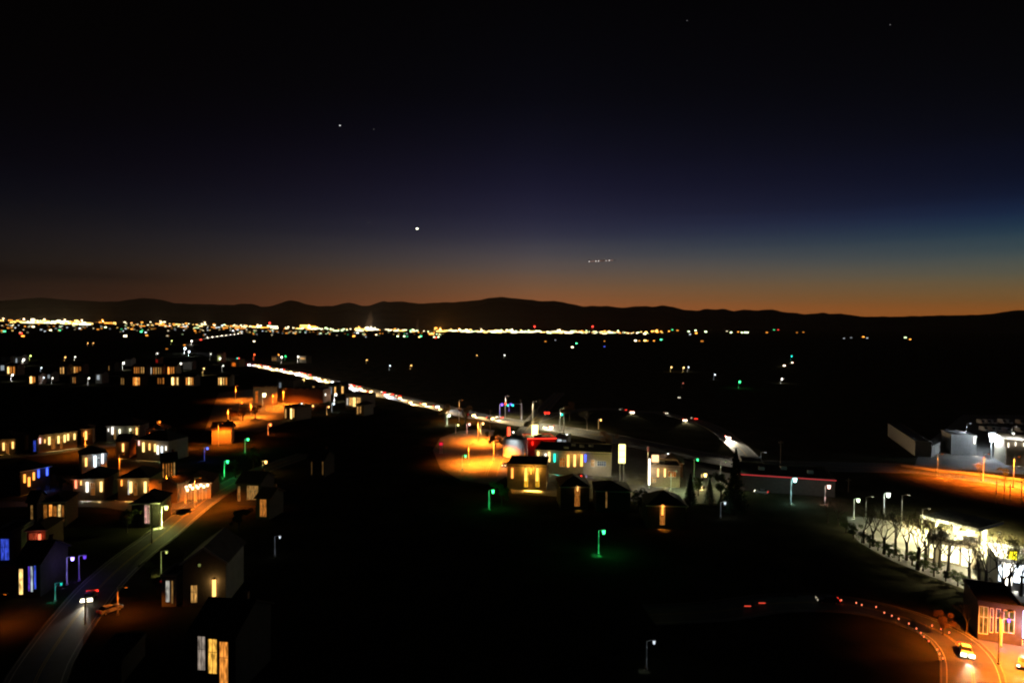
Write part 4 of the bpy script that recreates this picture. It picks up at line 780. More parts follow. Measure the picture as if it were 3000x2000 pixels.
for i_ in range(4):
    for j_ in range(3):
        x, y = Wc * (.12 + .25 * i_), Dc * (.16 + .34 * j_)
        MB().box(x - .45, x + .45, y - .45, y + .45, 4.9, 4.998, emat((1, .97, .7), 25)).build('canopy_light', cn)
        light('SPOT', 'lamp_light', cn, (x, y, 4.8), (1, .86, .38), 34000, .3, 168, .4)
for i_ in range(3):
    for j_ in range(2):
        q = A + u * (Wc * (.30 + .25 * i_)) + v * (Dc * (.25 + .5 * j_)); r = empty('fuel_pump', (q.x, q.y, .03), math.atan2(u.y, u.x), '%s fuel pump in the %s island under the station canopy' % (ORD[i_], 'front' if j_ == 0 else 'back'), 'fuel pump', 'fuel pumps under the canopy')
        MB().box(-.5, .5, -.3, .3, 0, 2.1, WALLW).build('body', r); MB().box(-.35, .35, -.33, -.302, 1.2, 1.7, GLASS).build('screen', r); MB().tube((.52, 0, 1.5), (.62, -.1, .5), .03, .03, TIRE).build('hose', r)
building('station_shop', 'shop', 'white lit station shop with glaring windows right of the canopy', 2922, 1722, 3060, 1742, 1642, 12, WALLW, 'flat', ROOFG, [('lamp', 2940, 1648, WHT, 3000, 1.0), ('lamp', 2970, 1648, WHT, 3000, 1.0)] + wn((2926, 2936, 1652, 1700, CWH, 3.5), (2942, 2966, 1650, 1712, WHT, 8), (2972, 3000, 1652, 1704, CWH, 6), (3004, 3040, 1652, 1710, CWH, 6)), rz_h=None)
building('station_shop', 'shop', 'cream lit station building behind the bare trees', 2716, 1640, 2860, 1668, 1575, 9, WALLC, 'flat', ROOFG, wn((2724, 2740, 1592, 1632, (1, .9, .5), 2.4), (2758, 2776, 1594, 1640, (1, .9, .5), 2.4), (2786, 2810, 1598, 1646, (1, .92, .6), 3), (2818, 2846, 1604, 1656, (1, .92, .6), 3)))
pylon('small yellow lit sign over the white station shop', 2962, 1720, 1612, 1640, 20, (1, .85, .02), 5, power=300)
building('shop', 'shop', 'shop with dull amber windows below the station', 2864, 1872, 2992, 1892, 1768, 12, WALLD, 'flat', ROOFG, wn((2868, 2895, 1774, 1852, (1, .5, .1), .28), (2902, 2910, 1780, 1850, PNK, .22), (2920, 2930, 1782, 1850, PNK, .15), (2942, 2972, 1786, 1850, (1, .55, .15), .25)))
# ---- industrial yard
fp0, fp1 = P(2729, 1340), P(2800, 1300); nf = 15; u = (fp1 - fp0).normalized(); fl = (fp1 - fp0).length
fn = empty('ribbed_fence', fp0, math.atan2(u.y, u.x), 'tall pale fence with a row of white posts beside the dark shed', 'fence')
hf = Zat(fp0, 1306)
MB().box(0, fl, .12, .2, .3, hf - .4, WALLG).build('panel', fn)
for k in range(nf + 1): MB().tube((fl * k / nf, 0, 0), (fl * k / nf, 0, hf), .13, .13, TRIM, 6).build('post', fn)
building('warehouse', 'warehouse', 'white lit shed left of the floodlight', 2786, 1330, 2860, 1334, 1276, 14, WALLG, 'flat', WALLG, [('lamp', 2855, 1279, WHT, 2600, 1.8), ('door', 2800, 2830, 1300, WALLG)], dress=False)
building('warehouse', 'warehouse', 'pale corrugated warehouse right of the floodlight', 2948, 1362, 3090, 1372, 1292, 18, WALLC, 'flat', WALLG, [('lamp', 2954, 1298, WHT, 900, 1.0), ('lamp', 2975, 1296, WHT, 1800, .8), ('lamp', 3000, 1298, WHT, 1500, .8)], dress=False)
building('warehouse', 'warehouse', 'low dark shed with sloping grey roof behind the ribbed fence', 2680, 1335, 2728, 1338, 1296, 60, WALLG, 'flat', WALLG, dress=False)
for k, (x, yt, yb) in enumerate([(2965, 1268, 1310), (2952, 1280, 1330)]):
    street_lamp('slim white pole lamp %s the pale warehouse corner' % ('behind' if k == 0 else 'before'), x, yt, yb, WHT, 500, .9, arm=.6)
# roadside barrier of the orange road
ln = smooth_line([(2640, 1366), (2760, 1382), (2880, 1394), (2990, 1408), (3080, 1420)]); mb = MB(); ribbon(mb, ln, -.15, .15, .95, CONC, h=.94); o = mb.build('roadside_barrier'); tag(o, 'low concrete barrier running along the orange lit road', 'barrier')
for k, p in enumerate([(2918, 1476, 1404), (2941, 1478, 1400), (2992, 1470, 1404), (2958, 1478, 1418)]):
    b = P(p[0], p[1]); h = Zat(b, p[2]); MBp = MB().tube((0, 0, 0), (0, 0, h), .16, .1, WOOD); MBp.box(-1.1, 1.1, -.06, .06, h - .9, h - .75, WOOD); o = MBp.build('utility_pole', loc=b)
    tag(o, '%s dark pole from the leaning tree against the orange roadside' % ORD[k], 'utility pole', 'dark poles along the orange road')
for k, (x, yb, yt) in enumerate([(445, 1590, 1480), (250, 1830, 1745), (2286, 1372, 1290), (1525, 1226, 1150), (1436, 1262, 1195), (1735, 1345, 1296), (2485, 1440, 1400)]):
    b = P(x, yb); h = min(12, Zat(b, yt)); MBp = MB().tube((0, 0, 0), (0, 0, h), .17, .11, WOOD, 8).box(-1.1, 1.1, -.06, .06, h - .9, h - .75, WOOD).tube((-.9, 0, h - .75), (-.9, 0, h - .5), .06, .05, CONC, 6).tube((.9, 0, h - .75), (.9, 0, h - .5), .06, .05, CONC, 6)
    o = MBp.build('utility_pole', loc=b); tag(o, ['wooden pole between the pink window and the yellow green lamp', 'wooden pole beside the driving car on the residential street', 'thin tall pole behind the red edged roof', 'thin pole behind the green traffic signals', 'thin pole left of the violet lamp', 'thin pole at the restaurant roof end', 'thin pole behind the dark edge of the fuel station'][k], 'utility pole', 'wooden utility poles')
# glowing posts imitating car light along the curved street
for k, (x, y) in enumerate([(2420, 1760), (2464, 1766), (2508, 1774), (2524, 1780), (2566, 1786), (2590, 1803), (2612, 1812), (2632, 1821), (2662, 1835), (2684, 1850), (2697, 1863), (2706, 1874), (2720, 1887), (2745, 1912), (2752, 1925), (2762, 1938), (2730, 1841), (2756, 1851), (2780, 1862)]):
    b = P(x, y); MBr = MB().tube((0, 0, 0), (0, 0, .95), .06, .05, DARKM, 6).box(-.1, .1, -.08, -.045, .6, .85, emat((1, .22, .1), 3)); o = MBr.build('car_light_post', loc=b)
    tag(o, '%s red orange stand-in for car light along the curved street from its far end' % ORD[k], 'car light stand-in', 'car light stand-ins of the curved street')
for k, (x, y) in enumerate([(2190, 1783), (2232, 1774)]):  # each bar glows red of itself, with no lamp
    b = P(x, y); o = MB().tube((0, 0, 0), (0, 0, .95), .06, .05, DARKM, 6).box(-.7, .7, -.1, -.045, .6, .75, emat((1, .08, .04), 1.2)).build('glowing_barrier', loc=b); tag(o, ('dim red glowing barrier far down the curved street', 'smaller dim red glowing barrier beyond the first')[k], 'barrier')

# ------------------------------------------------------------------ trees
def leaf_cloud(mb, m, n, shape, size, r_):
    k = mb.mi(m)
    for _ in range(n):
        c = shape(r_)
        a = Vector((r_.gauss(0, 1), r_.gauss(0, 1), r_.gauss(0, 1))).normalized(); b_ = a.orthogonal().normalized(); s_ = size * r_.uniform(.5, 1.5)
        i = len(mb.v); mb.v += [tuple(c + a * s_), tuple(c + b_ * s_ * .6), tuple(c - a * s_), tuple(c - b_ * s_ * .6)]; mb.f.append((i, i + 1, i + 2, i + 3)); mb.m.append(k)
def branches(mb, p, d, l, r0, depth, r_, tips, spread=.55):
    q = p + d * l; mb.tube(p, q, r0, r0 * .62, BARK, 5 if depth < 3 else 4, cap=False)
    tips.append(q)
    if depth == 0: return
    for _ in range(r_.choice((2, 3)) if depth > 1 else 3):
        nd = (d + Vector((r_.gauss(0, spread), r_.gauss(0, spread), abs(r_.gauss(0, .3))))).normalized()
        branches(mb, q, nd, l * r_.uniform(.6, .82), r0 * .6, depth - 1, r_, tips, spread)
def bare_proto(seed, leafy=0, m=None):
    r_ = random.Random(seed); t = MB(); t.tube((0, 0, 0), (.01, 0, .32), .028, .019, BARK, 8); c = MB(); tips = []
    for _ in range(4):
        d = Vector((r_.gauss(0, .35), r_.gauss(0, .35), 1)).normalized(); branches(c, Vector((.01, 0, .22 + .1 * r_.random())), d, .22, .0105, 4, r_, tips)
    if leafy:
        leaf_cloud(c, m or LEAF, leafy, lambda q: q.choice(tips) + Vector((q.gauss(0, .03), q.gauss(0, .03), q.gauss(0, .025))), .012, r_)
    return t.mesh('trunk'), c.mesh('crown')
def round_proto(seed, m):
    r_ = random.Random(seed); t = MB(); t.tube((0, 0, 0), (0, 0, .45), .035, .02, BARK, 8)
    c = MB(); tips = []
    for _ in range(5): branches(c, Vector((0, 0, .25 + .12 * r_.random())), Vector((r_.gauss(0, .5), r_.gauss(0, .5), 1)).normalized(), .17, .012, 2, r_, tips)
    cl = [(Vector((r_.gauss(0, .17), r_.gauss(0, .17), r_.uniform(.38, .92))), r_.uniform(.07, .13)) for _ in range(16)]
    def shp(q):
        cc, rr_ = q.choice(cl); d = Vector((q.gauss(0, 1), q.gauss(0, 1), q.gauss(0, 1))).normalized(); return cc + d * rr_ * q.uniform(.6, 1.05)
    leaf_cloud(c, m, 3600, shp, .016, r_); return t.mesh('trunk'), c.mesh('crown')
def conifer_proto(seed):
    r_ = random.Random(seed); t = MB(); t.tube((0, 0, 0), (0, 0, .95), .022, .004, BARK, 7); c = MB()
    def shp(q):
        z = 1 - q.random() ** .6 * .92; rad = (1 - z) * .22 + .012; tier = (z * 14) % 1; rad *= .65 + .5 * tier; a = q.uniform(0, 6.283); rr_ = rad * q.uniform(.35, 1.0); return Vector((math.cos(a) * rr_, math.sin(a) * rr_, z - rr_ * .25))
    leaf_cloud(c, LEAFD, 4200, shp, .012, r_); return t.mesh('trunk'), c.mesh('crown')
TP = {'bare': [bare_proto(s) for s in (1, 2, 3)], 'sparse': [bare_proto(s, 160, LEAF) for s in (4, 5)], 'rust': [round_proto(s, LEAFR) for s in (6, 7)], 'round': [round_proto(s, LEAF) for s in (8, 9, 10)], 'conifer': [conifer_proto(s) for s in (11, 12)]}
NT = 0
def tree(kind, x, yb, h, label, group=None, wd=1.0):
    global NT
    tm, cm = TP[kind][NT % len(TP[kind])]; NT += 1
    b = P(x, yb); r = empty({'bare': 'bare_tree', 'sparse': 'sparse_tree', 'rust': 'broadleaf_tree', 'round': 'broadleaf_tree', 'conifer': 'conifer'}[kind], b, rnd.uniform(0, 6), label, 'tree', group); r.scale = (h * wd, h * wd, h)
    for n_, me in (('trunk', tm), ('crown', cm)):
        o = bpy.data.objects.new(n_, me); COL.objects.link(o); o.parent = r
# bare trees in front of the fuel station
for k, (x, yb, yt, kd) in enumerate([(2425, 1530, 1455, 'bare'), (2455, 1540, 1455, 'bare'), (2530, 1590, 1468, 'sparse'), (2558, 1600, 1462, 'bare'), (2590, 1622, 1470, 'bare'), (2624, 1625, 1474, 'sparse'), (2656, 1640, 1480, 'bare'), (2688, 1668, 1462, 'bare'), (2712, 1650, 1486, 'sparse'), (2737, 1655, 1492, 'bare'), (2752, 1662, 1496, 'bare'), (2778, 1680, 1496, 'bare'), (2840, 1704, 1530, 'bare'), (2868, 1718, 1548, 'sparse'), (2888, 1730, 1538, 'bare'), (2936, 1770, 1536, 'bare'), (2958, 1750, 1556, 'sparse'), (2990, 1745, 1560, 'bare')]):
    b = P(x, yb); tree(kd, x, yb, Zat(b, yt) / .98, '%s bare winter tree from the dark end of the row before the fuel station' % ORD[k], 'bare trees before the fuel station')
for lb, kd, x, yb, yt, wd in [
 ('tall black conifer standing against the green lit grass', 'conifer', 2153, 1508, 1312, 1.0), ('black conifer left of the thin yellow lamp post', 'conifer', 2022, 1482, 1386, 1.2), ('dark pointed tree right of the yellow lamp', 'conifer', 2078, 1482, 1400, 1.3),
 ('rust coloured tree over the queue, left of a pair', 'rust', 1302, 1238, 1182, 1.0), ('rust coloured tree over the queue, right of a pair', 'rust', 1364, 1243, 1188, 1.1),
 ('brown leafless tree behind the red traffic signals', 'rust', 1668, 1232, 1176, 1.0), ('dim tree left of the brown tree behind the signals', 'sparse', 1575, 1212, 1165, 1.0), ('dim brown tree beside the lit highway past the intersection', 'sparse', 1720, 1258, 1196, 1.1), ('dark round tree on the highway verge behind the kiosk', 'rust', 1776, 1318, 1262, 1.0), ('dark tree between the orange lot and the round tank', 'round', 1450, 1330, 1252, .9),
 ('green lit tree beside the tall conifer', 'round', 2112, 1462, 1388, 1.0), ('small green lit tree before the grey warehouse', 'round', 2046, 1452, 1398, .9),
 ('leaning orange lit tree beside the orange road', 'sparse', 2874, 1408, 1352, 1.0), ('orange lit shrub tree near the pale warehouse', 'round', 2946, 1404, 1370, 1.2),
 ('green lit tree beside the upper green street lamp', 'round', 742, 1372, 1312, 1.0), ('green lit tree behind the string of slim lamps', 'conifer', 600, 1440, 1372, 1.3), ('green lit round tree right of the second green lamp', 'round', 690, 1400, 1346, 1.1),
 ('yellow green lit tree over the residential street', 'sparse', 540, 1655, 1585, 1.0), ('pale lit hedge tree left of the grey gabled house', 'round', 462, 1740, 1684, 1.2), ('green lit shrub tree under the slim yellow green lamp', 'round', 440, 1690, 1648, 1.3),
 ('orange lit bush tree on the dark side of the storage yard', 'rust', 676, 1232, 1196, 1.4), ('orange lit bush tree in the middle of the storage yard', 'rust', 712, 1232, 1192, 1.4), ('orange lit bush tree near the yard wall', 'rust', 748, 1226, 1186, 1.4),
 ('dark tree beside the red lit terrace house', 'round', 500, 1300, 1250, 1.1), ('dark tree before the dark terrace with blue lamps', 'round', 180, 1440, 1390, 1.1), ('dark tree left of the narrow pink windowed house', 'round', 372, 1560, 1490, 1.0), ('dark tree between the red lit house and the violet lamp', 'round', 168, 1650, 1580, 1.0), ('dark tree below the porch bays house', 'round', 700, 1560, 1490, 1.1), ('dark tree in front of the restaurant end', 'sparse', 1640, 1460, 1400, 1.2), ('dark tree before the glaring pylon sign', 'round', 1870, 1500, 1430, 1.0), ('dark tree before the low yellow lamped shop', 'round', 1470, 1480, 1412, 1.0), ('dark tree by the red car light stand-ins', 'sparse', 2330, 1750, 1620, 1.0), ('dim tree beside the bottom shop lot', 'rust', 2762, 1860, 1790, 1.1), ('dark bare tree in front of the bottom amber shop', 'bare', 2832, 1850, 1752, 1.0)]:
    b = P(x, yb); tree(kd, x, yb, max(3.5, Zat(b, yt)), lb, 'trees around the town', wd)
for k, (x, y, h_) in enumerate([(2478, 1560, 3), (2500, 1578, 4), (2524, 1590, 3), (2548, 1604, 3.6), (2572, 1612, 2.6), (2604, 1630, 3.5), (2634, 1642, 2.8), (2672, 1656, 3.8), (2704, 1672, 3), (2736, 1688, 3.4), (2770, 1702, 2.6), (2806, 1716, 3.6), (2842, 1732, 3), (2874, 1748, 3.4)]):  # shrubs added to break up the hard edge of the lit ground
    tm, cm = TP['round'][k % 3]; r = empty('shrub', P(x, y), k * 1.7, '%s added dark shrub along the lit fuel station edge, from its dark end' % ORD[k], 'shrub', 'dark shrubs added along the lit fuel station edge'); r.scale = (h_ * 1.6, h_ * 1.6, h_)
    for n_, me in (('trunk', tm), ('crown', cm)):
        o = bpy.data.objects.new(n_, me); COL.objects.link(o); o.parent = r
# dark unlit trees that fill the black parts
dk = 0
for _ in range(400):
    x = rnd.uniform(720, 2350); y = rnd.uniform(1480, 1960)
    break
    if abs(x - 1756) < 40 and y < 1680: continue
    tree(rnd.choice(('round', 'conifer', 'sparse')), x, y, rnd.uniform(7, 13), 'unlit tree lost in the black middle of the town', 'unlit trees in the dark'); dk += 1

# ------------------------------------------------------------------ distant city
def lit_proto(col, s_, kind):
    m = MB()
    if kind == 'lamp':      # tall mast with a bank of floodlights
        m.tube((0, 0, 0), (0, 0, 1), .02, .012, POLE, 5).box(-.24, .24, -.03, .03, .9, 1.5, DARKM).box(-.23, .23, -.06, -.031, .91, 1.49, emat(col, s_))
    elif kind == 'shed':
        m.box(-.5, .5, 0, .5, 0, .3, WALLG).box(-.48, .48, -.012, -.001, .06, .24, emat(col, s_)).box(-.52, .52, -.03, .52, .301, .32, DARKM)
    else:
        m.box(-.3, .3, 0, .4, 0, .5, WALLT)
        for a in range(3):
            for b_ in range(3): m.box(-.26 + .18 * a, -.14 + .18 * a, -.012, -.001, .06 + .15 * b_, .15 + .15 * b_, emat(col, s_))
        m.box(-.32, .32, -.02, .42, .501, .52, DARKM)
    return m
CN = {'yellow': (1, .62, .15), 'white': (1, .86, .5), 'cool': (.85, .95, 1), 'orange': (1, .34, .04), 'green': (.1, 1, .35), 'red': (1, .06, .03), 'blue': (.1, .15, 1), 'pale green': (.75, 1, .5)}
DP = {}
NAMES = {'lamp': ('distant_floodlight', 'floodlight'), 'shed': ('distant_warehouse', 'warehouse'), 'block': ('distant_block', 'building')}
CNT = {'lamp': 0, 'shed': 0, 'block': 0}
REST = []; DLAB = {}
def distant(kind, cn, s_, x, y, size, where, hill=False):
    p = hill_point(x, y) if hill else P(x, y)
    if p is None: return
    if CNT[kind] >= 290: REST.append((cn, s_, x, y, size)); return
    CNT[kind] += 1
    s_ = round(s_ * .4, 2); key = (kind, cn, s_)
    if key not in DP: DP[key] = lit_proto(CN[cn], s_, kind).mesh(NAMES[kind][0])
    o = bpy.data.objects.new(NAMES[kind][0], DP[key]); COL.objects.link(o); o.location = p
    d = (p - CAM).length; k = d / FPX * size          # metres per photo pixel, times the size wanted
    o.scale = (k * (1.25 if kind == 'shed' else .8), k * .6, k * (.6 if kind != 'lamp' else .26)); o.rotation_euler = (0, 0, math.atan2(-p.x, p.y) + rnd.uniform(-.15, .15))
    nm = {'lamp': 'floodlight', 'shed': 'warehouse', 'block': 'lit block'}[kind]
    tag(o, '%s glowing %s %s' % (nm, cn, where), NAMES[kind][1], 'lights of the distant city' if not hill else 'lights scattered on the far hillside')
    DLAB.setdefault((nm, cn, where), []).append((p.x / p.y, o))
def seg(x0, x1, y0, y1, n, cols, s_, size, where, kinds=('lamp', 'shed', 'block')):
    for _ in range(n):
        x = rnd.uniform(x0, x1); t = (x - x0) / (x1 - x0); y = y0 + (y1 - y0) * t + rnd.gauss(0, 1.6)
        distant(rnd.choice(kinds), rnd.choice(cols), s_, x, y, size * rnd.uniform(.6, 1.5), where)
Y3 = ['yellow'] * 4 + ['white'] * 3 + ['orange']; YW = ['yellow', 'white', 'white', 'pale green']
seg(-30, 262, 941, 949, 120, Y3, 16, 15, 'in the brightest city band', ('shed', 'block', 'shed', 'lamp'))
seg(60, 262, 944, 951, 34, YW, 16, 13, 'under the brightest city band', ('shed', 'lamp'))
seg(280, 345, 945, 948, 16, ['yellow', 'orange', 'orange'], 12, 13, 'in the orange gap patch of the left city', ('shed', 'block'))
seg(365, 700, 945, 956, 54, YW + ['orange'], 10, 10, 'in the broken band left of the pointed peak')
seg(380, 720, 952, 963, 46, YW + ['orange', 'cool'], 7, 9, 'below the broken band left of the peak')
seg(700, 930, 957, 964, 52, YW + ['orange'], 14, 11, 'in the city band under the pointed peak')
seg(885, 922, 959, 961, 9, ['yellow', 'orange'], 16, 14, 'in the amber cluster under the pointed peak', ('shed',))
seg(930, 1075, 964, 971, 22, YW + ['pale green'], 14, 10, 'in the loose lights left of the steam')
seg(1042, 1066, 965, 966, 7, ['yellow', 'orange'], 18, 14, 'beside the plant with the steam plume', ('shed',))
seg(1068, 1106, 966, 966, 16, ['white'], 30, 16, 'on the dazzling plant under the steam plume', ('shed', 'lamp'))
seg(1112, 1250, 967, 972, 28, YW + ['green', 'orange'], 14, 9, 'in the city band between the two steam plumes')
seg(1272, 1310, 966, 971, 14, ['orange', 'yellow'], 18, 13, 'in the orange cluster right of the second plume', ('shed', 'lamp'))
seg(1250, 1290, 976, 982, 10, ['yellow', 'pale green', 'orange'], 12, 9, 'just under the orange cluster')
seg(1315, 1460, 969, 973, 54, ['yellow', 'yellow', 'white', 'pale green'], 18, 11, 'in the solid band under the highest ridge', ('shed', 'lamp', 'shed'))
seg(1455, 1590, 972, 973, 46, YW, 17, 10, 'in the bright band left of the red mast lights', ('shed', 'lamp'))
seg(1603, 1690, 973, 974, 40, YW, 18, 11, 'in the thin white band right of the red mast', ('shed', 'lamp'))
seg(1690, 1850, 973, 977, 50, YW + ['orange'], 13, 9, 'in the fading right end of the band')
seg(1850, 1900, 975, 977, 10, YW, 12, 9, 'in the last bright piece of the band')
seg(1908, 1942, 973, 975, 12, ['orange', 'orange', 'yellow'], 14, 9, 'in the orange patch ending the city')
# scattered lights below the band
for _ in range(215):
    x = rnd.uniform(-20, 1000) if rnd.random() < .85 else rnd.uniform(1000, 1300)
    yb_ = lerp_tab([(-30, 952), (300, 956), (700, 966), (1000, 974), (1400, 980)], x); y = yb_ + abs(rnd.gauss(0, 11)) * (1 if x < 620 else .6)
    if y > 990: continue
    c = rnd.choice(['yellow', 'white', 'white', 'orange', 'cool', 'pale green', 'orange', 'white', 'green'] if rnd.random() < .8 else ['cool', 'orange'])
    distant(rnd.choice(('lamp', 'block')), c, rnd.choice((1.2, 2.5, 5)), x, y, rnd.uniform(7, 11), 'scattered below the left city band' if x < 620 else 'scattered below the middle city band')
for x, y, c, s_, z in [(1677, 1018, 'white', 14, 12), (1689, 1007, 'green', 8, 9), (1598, 1001, 'orange', 2, 8), (1627, 997, 'cool', .5, 8), (1771, 1000, 'orange', 1.5, 7), (1771, 1016, 'blue', 1.5, 8), (1862, 999, 'white', 16, 12), (1873, 999, 'orange', 2, 8), (1890, 999, 'yellow', 14, 13), (1897, 999, 'orange', 3, 8), (1916, 999, 'orange', 3, 9), (1937, 996, 'green', 9, 10), (2018, 972, 'pale green', 9, 9), (2038, 969, 'pale green', 9, 9), (2040, 977, 'orange', 6, 11), (2022, 980, 'cool', 1.5, 9), (2068, 973, 'pale green', 16, 11), (2142, 975, 'pale green', 14, 10), (2130, 971, 'white', 2, 7), (2163, 973, 'orange', 3, 8), (2174, 975, 'pale green', 12, 9), (2183, 975, 'pale green', 14, 10), (2190, 975, 'pale green', 12, 10), (2213, 958, 'orange', 3, 11), (2268, 967, 'green', 1.5, 8), (2280, 967, 'red', 2.5, 8), (2247, 975, 'orange', 2, 9), (2418, 966, 'orange', 2, 8), (2354, 974, 'orange', 1, 8), (2335, 975, 'orange', .8, 8), (2530, 988, 'orange', 3, 10), (2541, 991, 'cool', .8, 8), (2653, 990, 'pale green', 3, 10), (2667, 995, 'orange', 4, 8), (2473, 992, 'cool', .6, 8), (2494, 990, 'cool', .4, 8), (1960, 971, 'orange', 7, 8), (1970, 967, 'green', 2, 9), (1985, 969, 'orange', 2, 10), (2057, 1001, 'orange', .8, 14), (66, 986, 'orange', 4, 12), (60, 978, 'red', 3, 12), (366, 986, 'white', 9, 14), (12, 972, 'green', 4, 10), (413, 973, 'green', 5, 9), (1165, 986, 'pale green', 12, 10), (1184, 986, 'pale green', 12, 10), (1233, 986, 'green', 6, 10), (1228, 988, 'yellow', 6, 9), (1276, 990, 'red', 7, 11), (1272, 988, 'pale green', 9, 9), (1284, 988, 'pale green', 9, 9), (744, 1001, 'white', 4, 10), (1036, 986, 'orange', 9, 12), (540, 1012, 'orange', 1.5, 10), (588, 996, 'red', 4, 9), (488, 1023, 'orange', .8, 9)]:
    if y < 970 and x > 1900 or y < 968: distant(rnd.choice(('lamp', 'shed')), c, s_, x, y, z, 'on the dark plain under the right ridge')
    else: distant(rnd.choice(('lamp', 'shed')), c, s_, x, y, z, 'alone in the dark plain below the city band')
# mast lamps added at high power to make the city haze glow
for k, (x, y, c, pw) in enumerate([(10, 943, 0, 1), (70, 944, 0, 1), (130, 945, 0, 1.2), (190, 946, 0, 1.4), (240, 947, 0, 1.2), (300, 947, 1, 1), (470, 950, 0, .7), (600, 953, 0, .7), (755, 960, 0, 1), (905, 961, 1, 1.4), (1052, 966, 1, .8), (1087, 966, 2, 2.4), (1290, 969, 1, 5), (1345, 971, 1, 1), (1410, 972, 0, .8), (1500, 973, 0, .6), (1640, 974, 0, .4), (1925, 975, 1, .3)]):
    b = P(x, y); kk = (b - CAM).length / FPX; o = empty('floodlight_mast', b, 0, '%s of the glow lamps added along the distant city, from the frame edge' % ORD[k], 'floodlight', 'glow lamps added to the distant city')
    MB().tube((0, 0, 0), (0, 0, 9 * kk), .3 * kk, .2 * kk, POLE, 6).build('pole', o); cc = ((1, .68, .34), (1, .38, .06), (1, .85, .6))[c]
    MB().box(-2 * kk, 2 * kk, -.4 * kk, .4 * kk, 7.5 * kk, 9.2 * kk, emat(cc, 6)).build('lens', o); light('POINT', 'lamp_light', o, (0, -1.2 * kk, 8 * kk), cc, GLOW * pw * kk, kk)
# hillside lights
for _ in range(60):
    x = rnd.uniform(250, 2060); y = lerp_tab([(0, 935), (700, 944), (1400, 957), (2100, 962)], x) - abs(rnd.gauss(0, 13)) - 1
    if y < lerp_tab(RIDGE, x) + 16: continue
    distant('lamp', rnd.choice(('orange', 'orange', 'white', 'cool', 'orange')), rnd.choice((.8, 1.6, 3)), x, y, rnd.uniform(8, 12), 'on the dark hillside above the city', True)
for x, y, c, s_ in [(595, 911, 'orange', 3), (1226, 905, 'orange', 4), (811, 925, 'orange', 2.5), (1212, 930, 'white', 3), (1194, 941, 'white', 3), (1198, 951, 'orange', 3), (1385, 945, 'white', 3), (1440, 942, 'orange', 4), (1706, 947, 'orange', 5), (1087, 937, 'yellow', 4), (276, 934, 'orange', 3), (163, 884, 'orange', .8), (831, 900, 'red', .6), (2098, 956, 'cool', 3), (2089, 959, 'yellow', 4)]:
    distant('lamp', c, s_, x, y, 11, 'standing out on the hillside above the city', True)
for (nm, cn, where), lst in DLAB.items():      # look-alikes of one patch are told apart by their order from the left
    if len(lst) > 1:
        for k, (_, o) in enumerate(sorted(lst, key=lambda q: q[0])):
            if k < len(ORD): o['label'] = '%s %s %s from left %s' % (ORD[k], cn, nm, where)
if REST:
    mb = MB()
    for cn, s_, x, y, size in REST:
        p = P(x, y); k = (p - CAM).length / FPX * size; mb.box(p.x - .25 * k, p.x + .25 * k, p.y, p.y + .2 * k, 0, .25 * k, emat(CN[cn], s_))
    o = mb.build('city_lights'); tag(o, None, None, kind='stuff')
# red beacon masts
for lb, x, y0, yb in [('red beacon on a tall mast above the bright city band', 1566, 958, 972), ('red beacon on a mast at the right of the city band', 1736, 958, 974), ('dim red beacon tower above the broken left city band', 790, 948, 962)]:
    b = P(x, yb); h = Zat(b, y0); k = (b - CAM).length / FPX; o = empty('beacon_mast', b, 0, lb, 'beacon mast', 'red beacon masts')
    MB().tube((0, 0, 0), (0, 0, h), .35 * k, .2 * k, DARKM, 6).build('mast', o); bm = MB(); s_ = 3.0 * k
    bm.tube((0, 0, h), (0, 0, h + s_ * 1.2), s_ * .8, s_ * .55, emat((1, .05, .03), 9), 10); bm.build('beacon', o)
    light('POINT', 'beacon_glow', o, (0, -s_ * 2, h), RED, 4e5, 2)
# steam plumes
def steam(label, x, yb, yt, wpx, dens):
    m = bpy.data.materials.new('steam'); m.use_nodes = True; t = m.node_tree; t.nodes.clear(); o_ = t.nodes.new('ShaderNodeOutputMaterial'); pv = t.nodes.new('ShaderNodeVolumePrincipled'); pv.inputs['Color'].default_value = (.95, .9, .85, 1); pv.inputs['Density'].default_value = dens; t.links.new(pv.outputs[0], o_.inputs['Volume'])
    b = P(x, yb); k = (b - CAM).length / FPX; h = Zat(b, yt); bm = bmesh.new(); r_ = random.Random(int(x))
    n = 9
    for i_ in range(n):
        t_ = i_ / (n - 1); rad = wpx * k * .5 * (1.0 if t_ < .45 else 1.0 - .75 * (t_ - .45) / .55) * r_.uniform(.8, 1.1)
        mx = Matrix.Translation((t_ * wpx * k * .35 + r_.uniform(-.2, .2) * rad, 0, h * t_)) @ Matrix.Scale(rad, 4)
        bmesh.ops.create_icosphere(bm, subdivisions=2, radius=1, matrix=mx)
    me = bpy.data.meshes.new('steam_plume'); bm.to_mesh(me); bm.free(); me.materials.append(m)
    o = bpy.data.objects.new('steam_plume', me); COL.objects.link(o); o.location = (b.x, b.y, 3 * k); tag(o, label, 'steam plume', 'steam plumes over the city')
    sr = o.modifiers.new('remesh', 'REMESH'); sr.mode = 'VOXEL'; sr.voxel_size = wpx * k * .09
    light('POINT', 'plant_glow', o, (wpx * k, -wpx * k, 2 * k), (1, .75, .5), 5e4 * (wpx / 20) ** 2, 4 * k)
steam('pale steam plume rising over the dazzling plant in the city', 1080, 963, 912, 22, .006)
steam('smaller thin steam plume right of the big one', 1222, 966, 928, 9, .008)

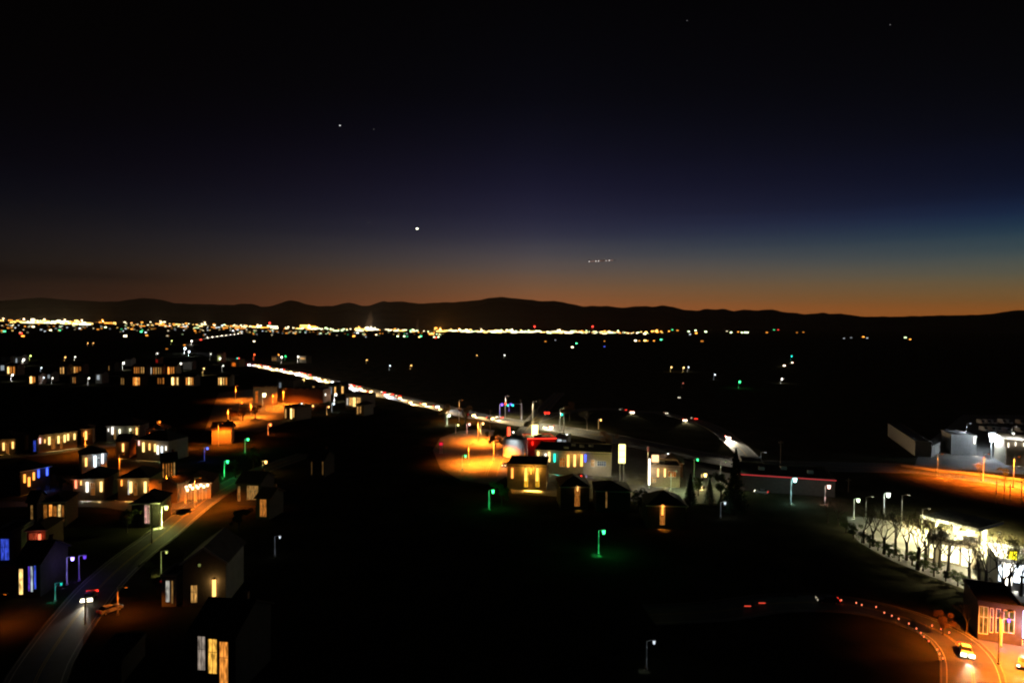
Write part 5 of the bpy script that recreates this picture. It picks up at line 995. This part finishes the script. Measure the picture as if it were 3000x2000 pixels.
# ------------------------------------------------------------------ sky objects
def ball(name, label, cat, x, y, D, rpx, col, s_, sx=1.4, group=None):
    d = ray(x, y).normalized(); p = CAM + d * D; rad = D / FPX * rpx
    bm = bmesh.new(); bmesh.ops.create_icosphere(bm, subdivisions=2, radius=rad); me = bpy.data.meshes.new(name); bm.to_mesh(me); bm.free(); me.materials.append(emat(col, s_))
    o = bpy.data.objects.new(name, me); COL.objects.link(o); o.location = p; o.scale = (sx, 1, 1); tag(o, label, cat, group)
ball('planet', 'bright white planet hanging above the mountain ridge', 'planet', 1222, 670, 90000, 2.2, (1, 1, .75), 5, 1.5)
ball('star', 'brightest star, high above the pointed peak', 'star', 996, 368, 90000, 1.3, (1, 1, 1), 1.2, 1.5, 'stars')
for lb, x, y, s_ in [('faint star right of the brightest star', 1095, 379, .25), ('faint star left of the planet', 1080, 652, .22), ('faint star high at the top of the sky', 2013, 61, .3), ('faint star in the top right of the sky', 2608, 73, .35)]:
    ball('star', lb, 'star', x, y, 90000, 1.0, (1, 1, 1), s_ * .5, 1.4, 'stars')
# airliner low over the ridge, stretched and lit to imitate its light trail
d = ray(1765, 764).normalized(); D = 1500.0; p = CAM + d * D
ac = empty('airliner', p, R(3), 'small airliner stretched along its trail of white and red lights over the ridge', 'airliner'); ac.rotation_euler = (0, R(-4), R(4))
bd = MB(); L_ = 29
bd.tube((-L_, 0, 0), (L_ * .85, 0, 0), .5, .5, TRIM, 10).tube((L_ * .85, 0, 0), (L_, 0, -.2), .5, .2, TRIM, 10); bd.build('fuselage', ac)
MB().prism([(2, 0), (8, 0), (-4, .4), (-8, .4)], -14, 14, WALLD, 'y').build('wing', ac); MB().prism([(-L_, .5), (-L_ + 5, .5), (-L_ - 1, 3), (-L_ - 2, 3)], -.2, .2, WALLD, 'y').build('tail_fin', ac)
MB().box(-L_, L_ * .8, -.62, -.55, -.3, .3, emat((1, .5, .35), .45)).build('trail_strip', ac)
for x in (-29, -14.5, -8.5, 7.5, 15): MB().box(x - .8, x + .8, -.9, -.63, -.8, .8, emat((1, .95, .9), 1.6)).build('trail_dot', ac)
for pr in PROTOS:
    for ch in list(pr.children): bpy.data.objects.remove(ch)
    bpy.data.objects.remove(pr)
bpy.context.view_layer.update()
# ------------------------------------------------------------------ air: haze box round everything below the sky
hz = bpy.data.materials.new('haze_air'); hz.use_nodes = True; t = hz.node_tree; t.nodes.clear()
o_ = t.nodes.new('ShaderNodeOutputMaterial'); pv = t.nodes.new('ShaderNodeVolumePrincipled'); pv.inputs['Color'].default_value = (.95, .93, .9, 1); pv.inputs['Density'].default_value = 9e-6; t.links.new(pv.outputs[0], o_.inputs['Volume'])
mb = MB().box(-30000, 30000, -1500, 30500, -1.5, 1180, hz); o = mb.build('haze'); o['kind'] = 'stuff'
bpy.context.view_layer.update()
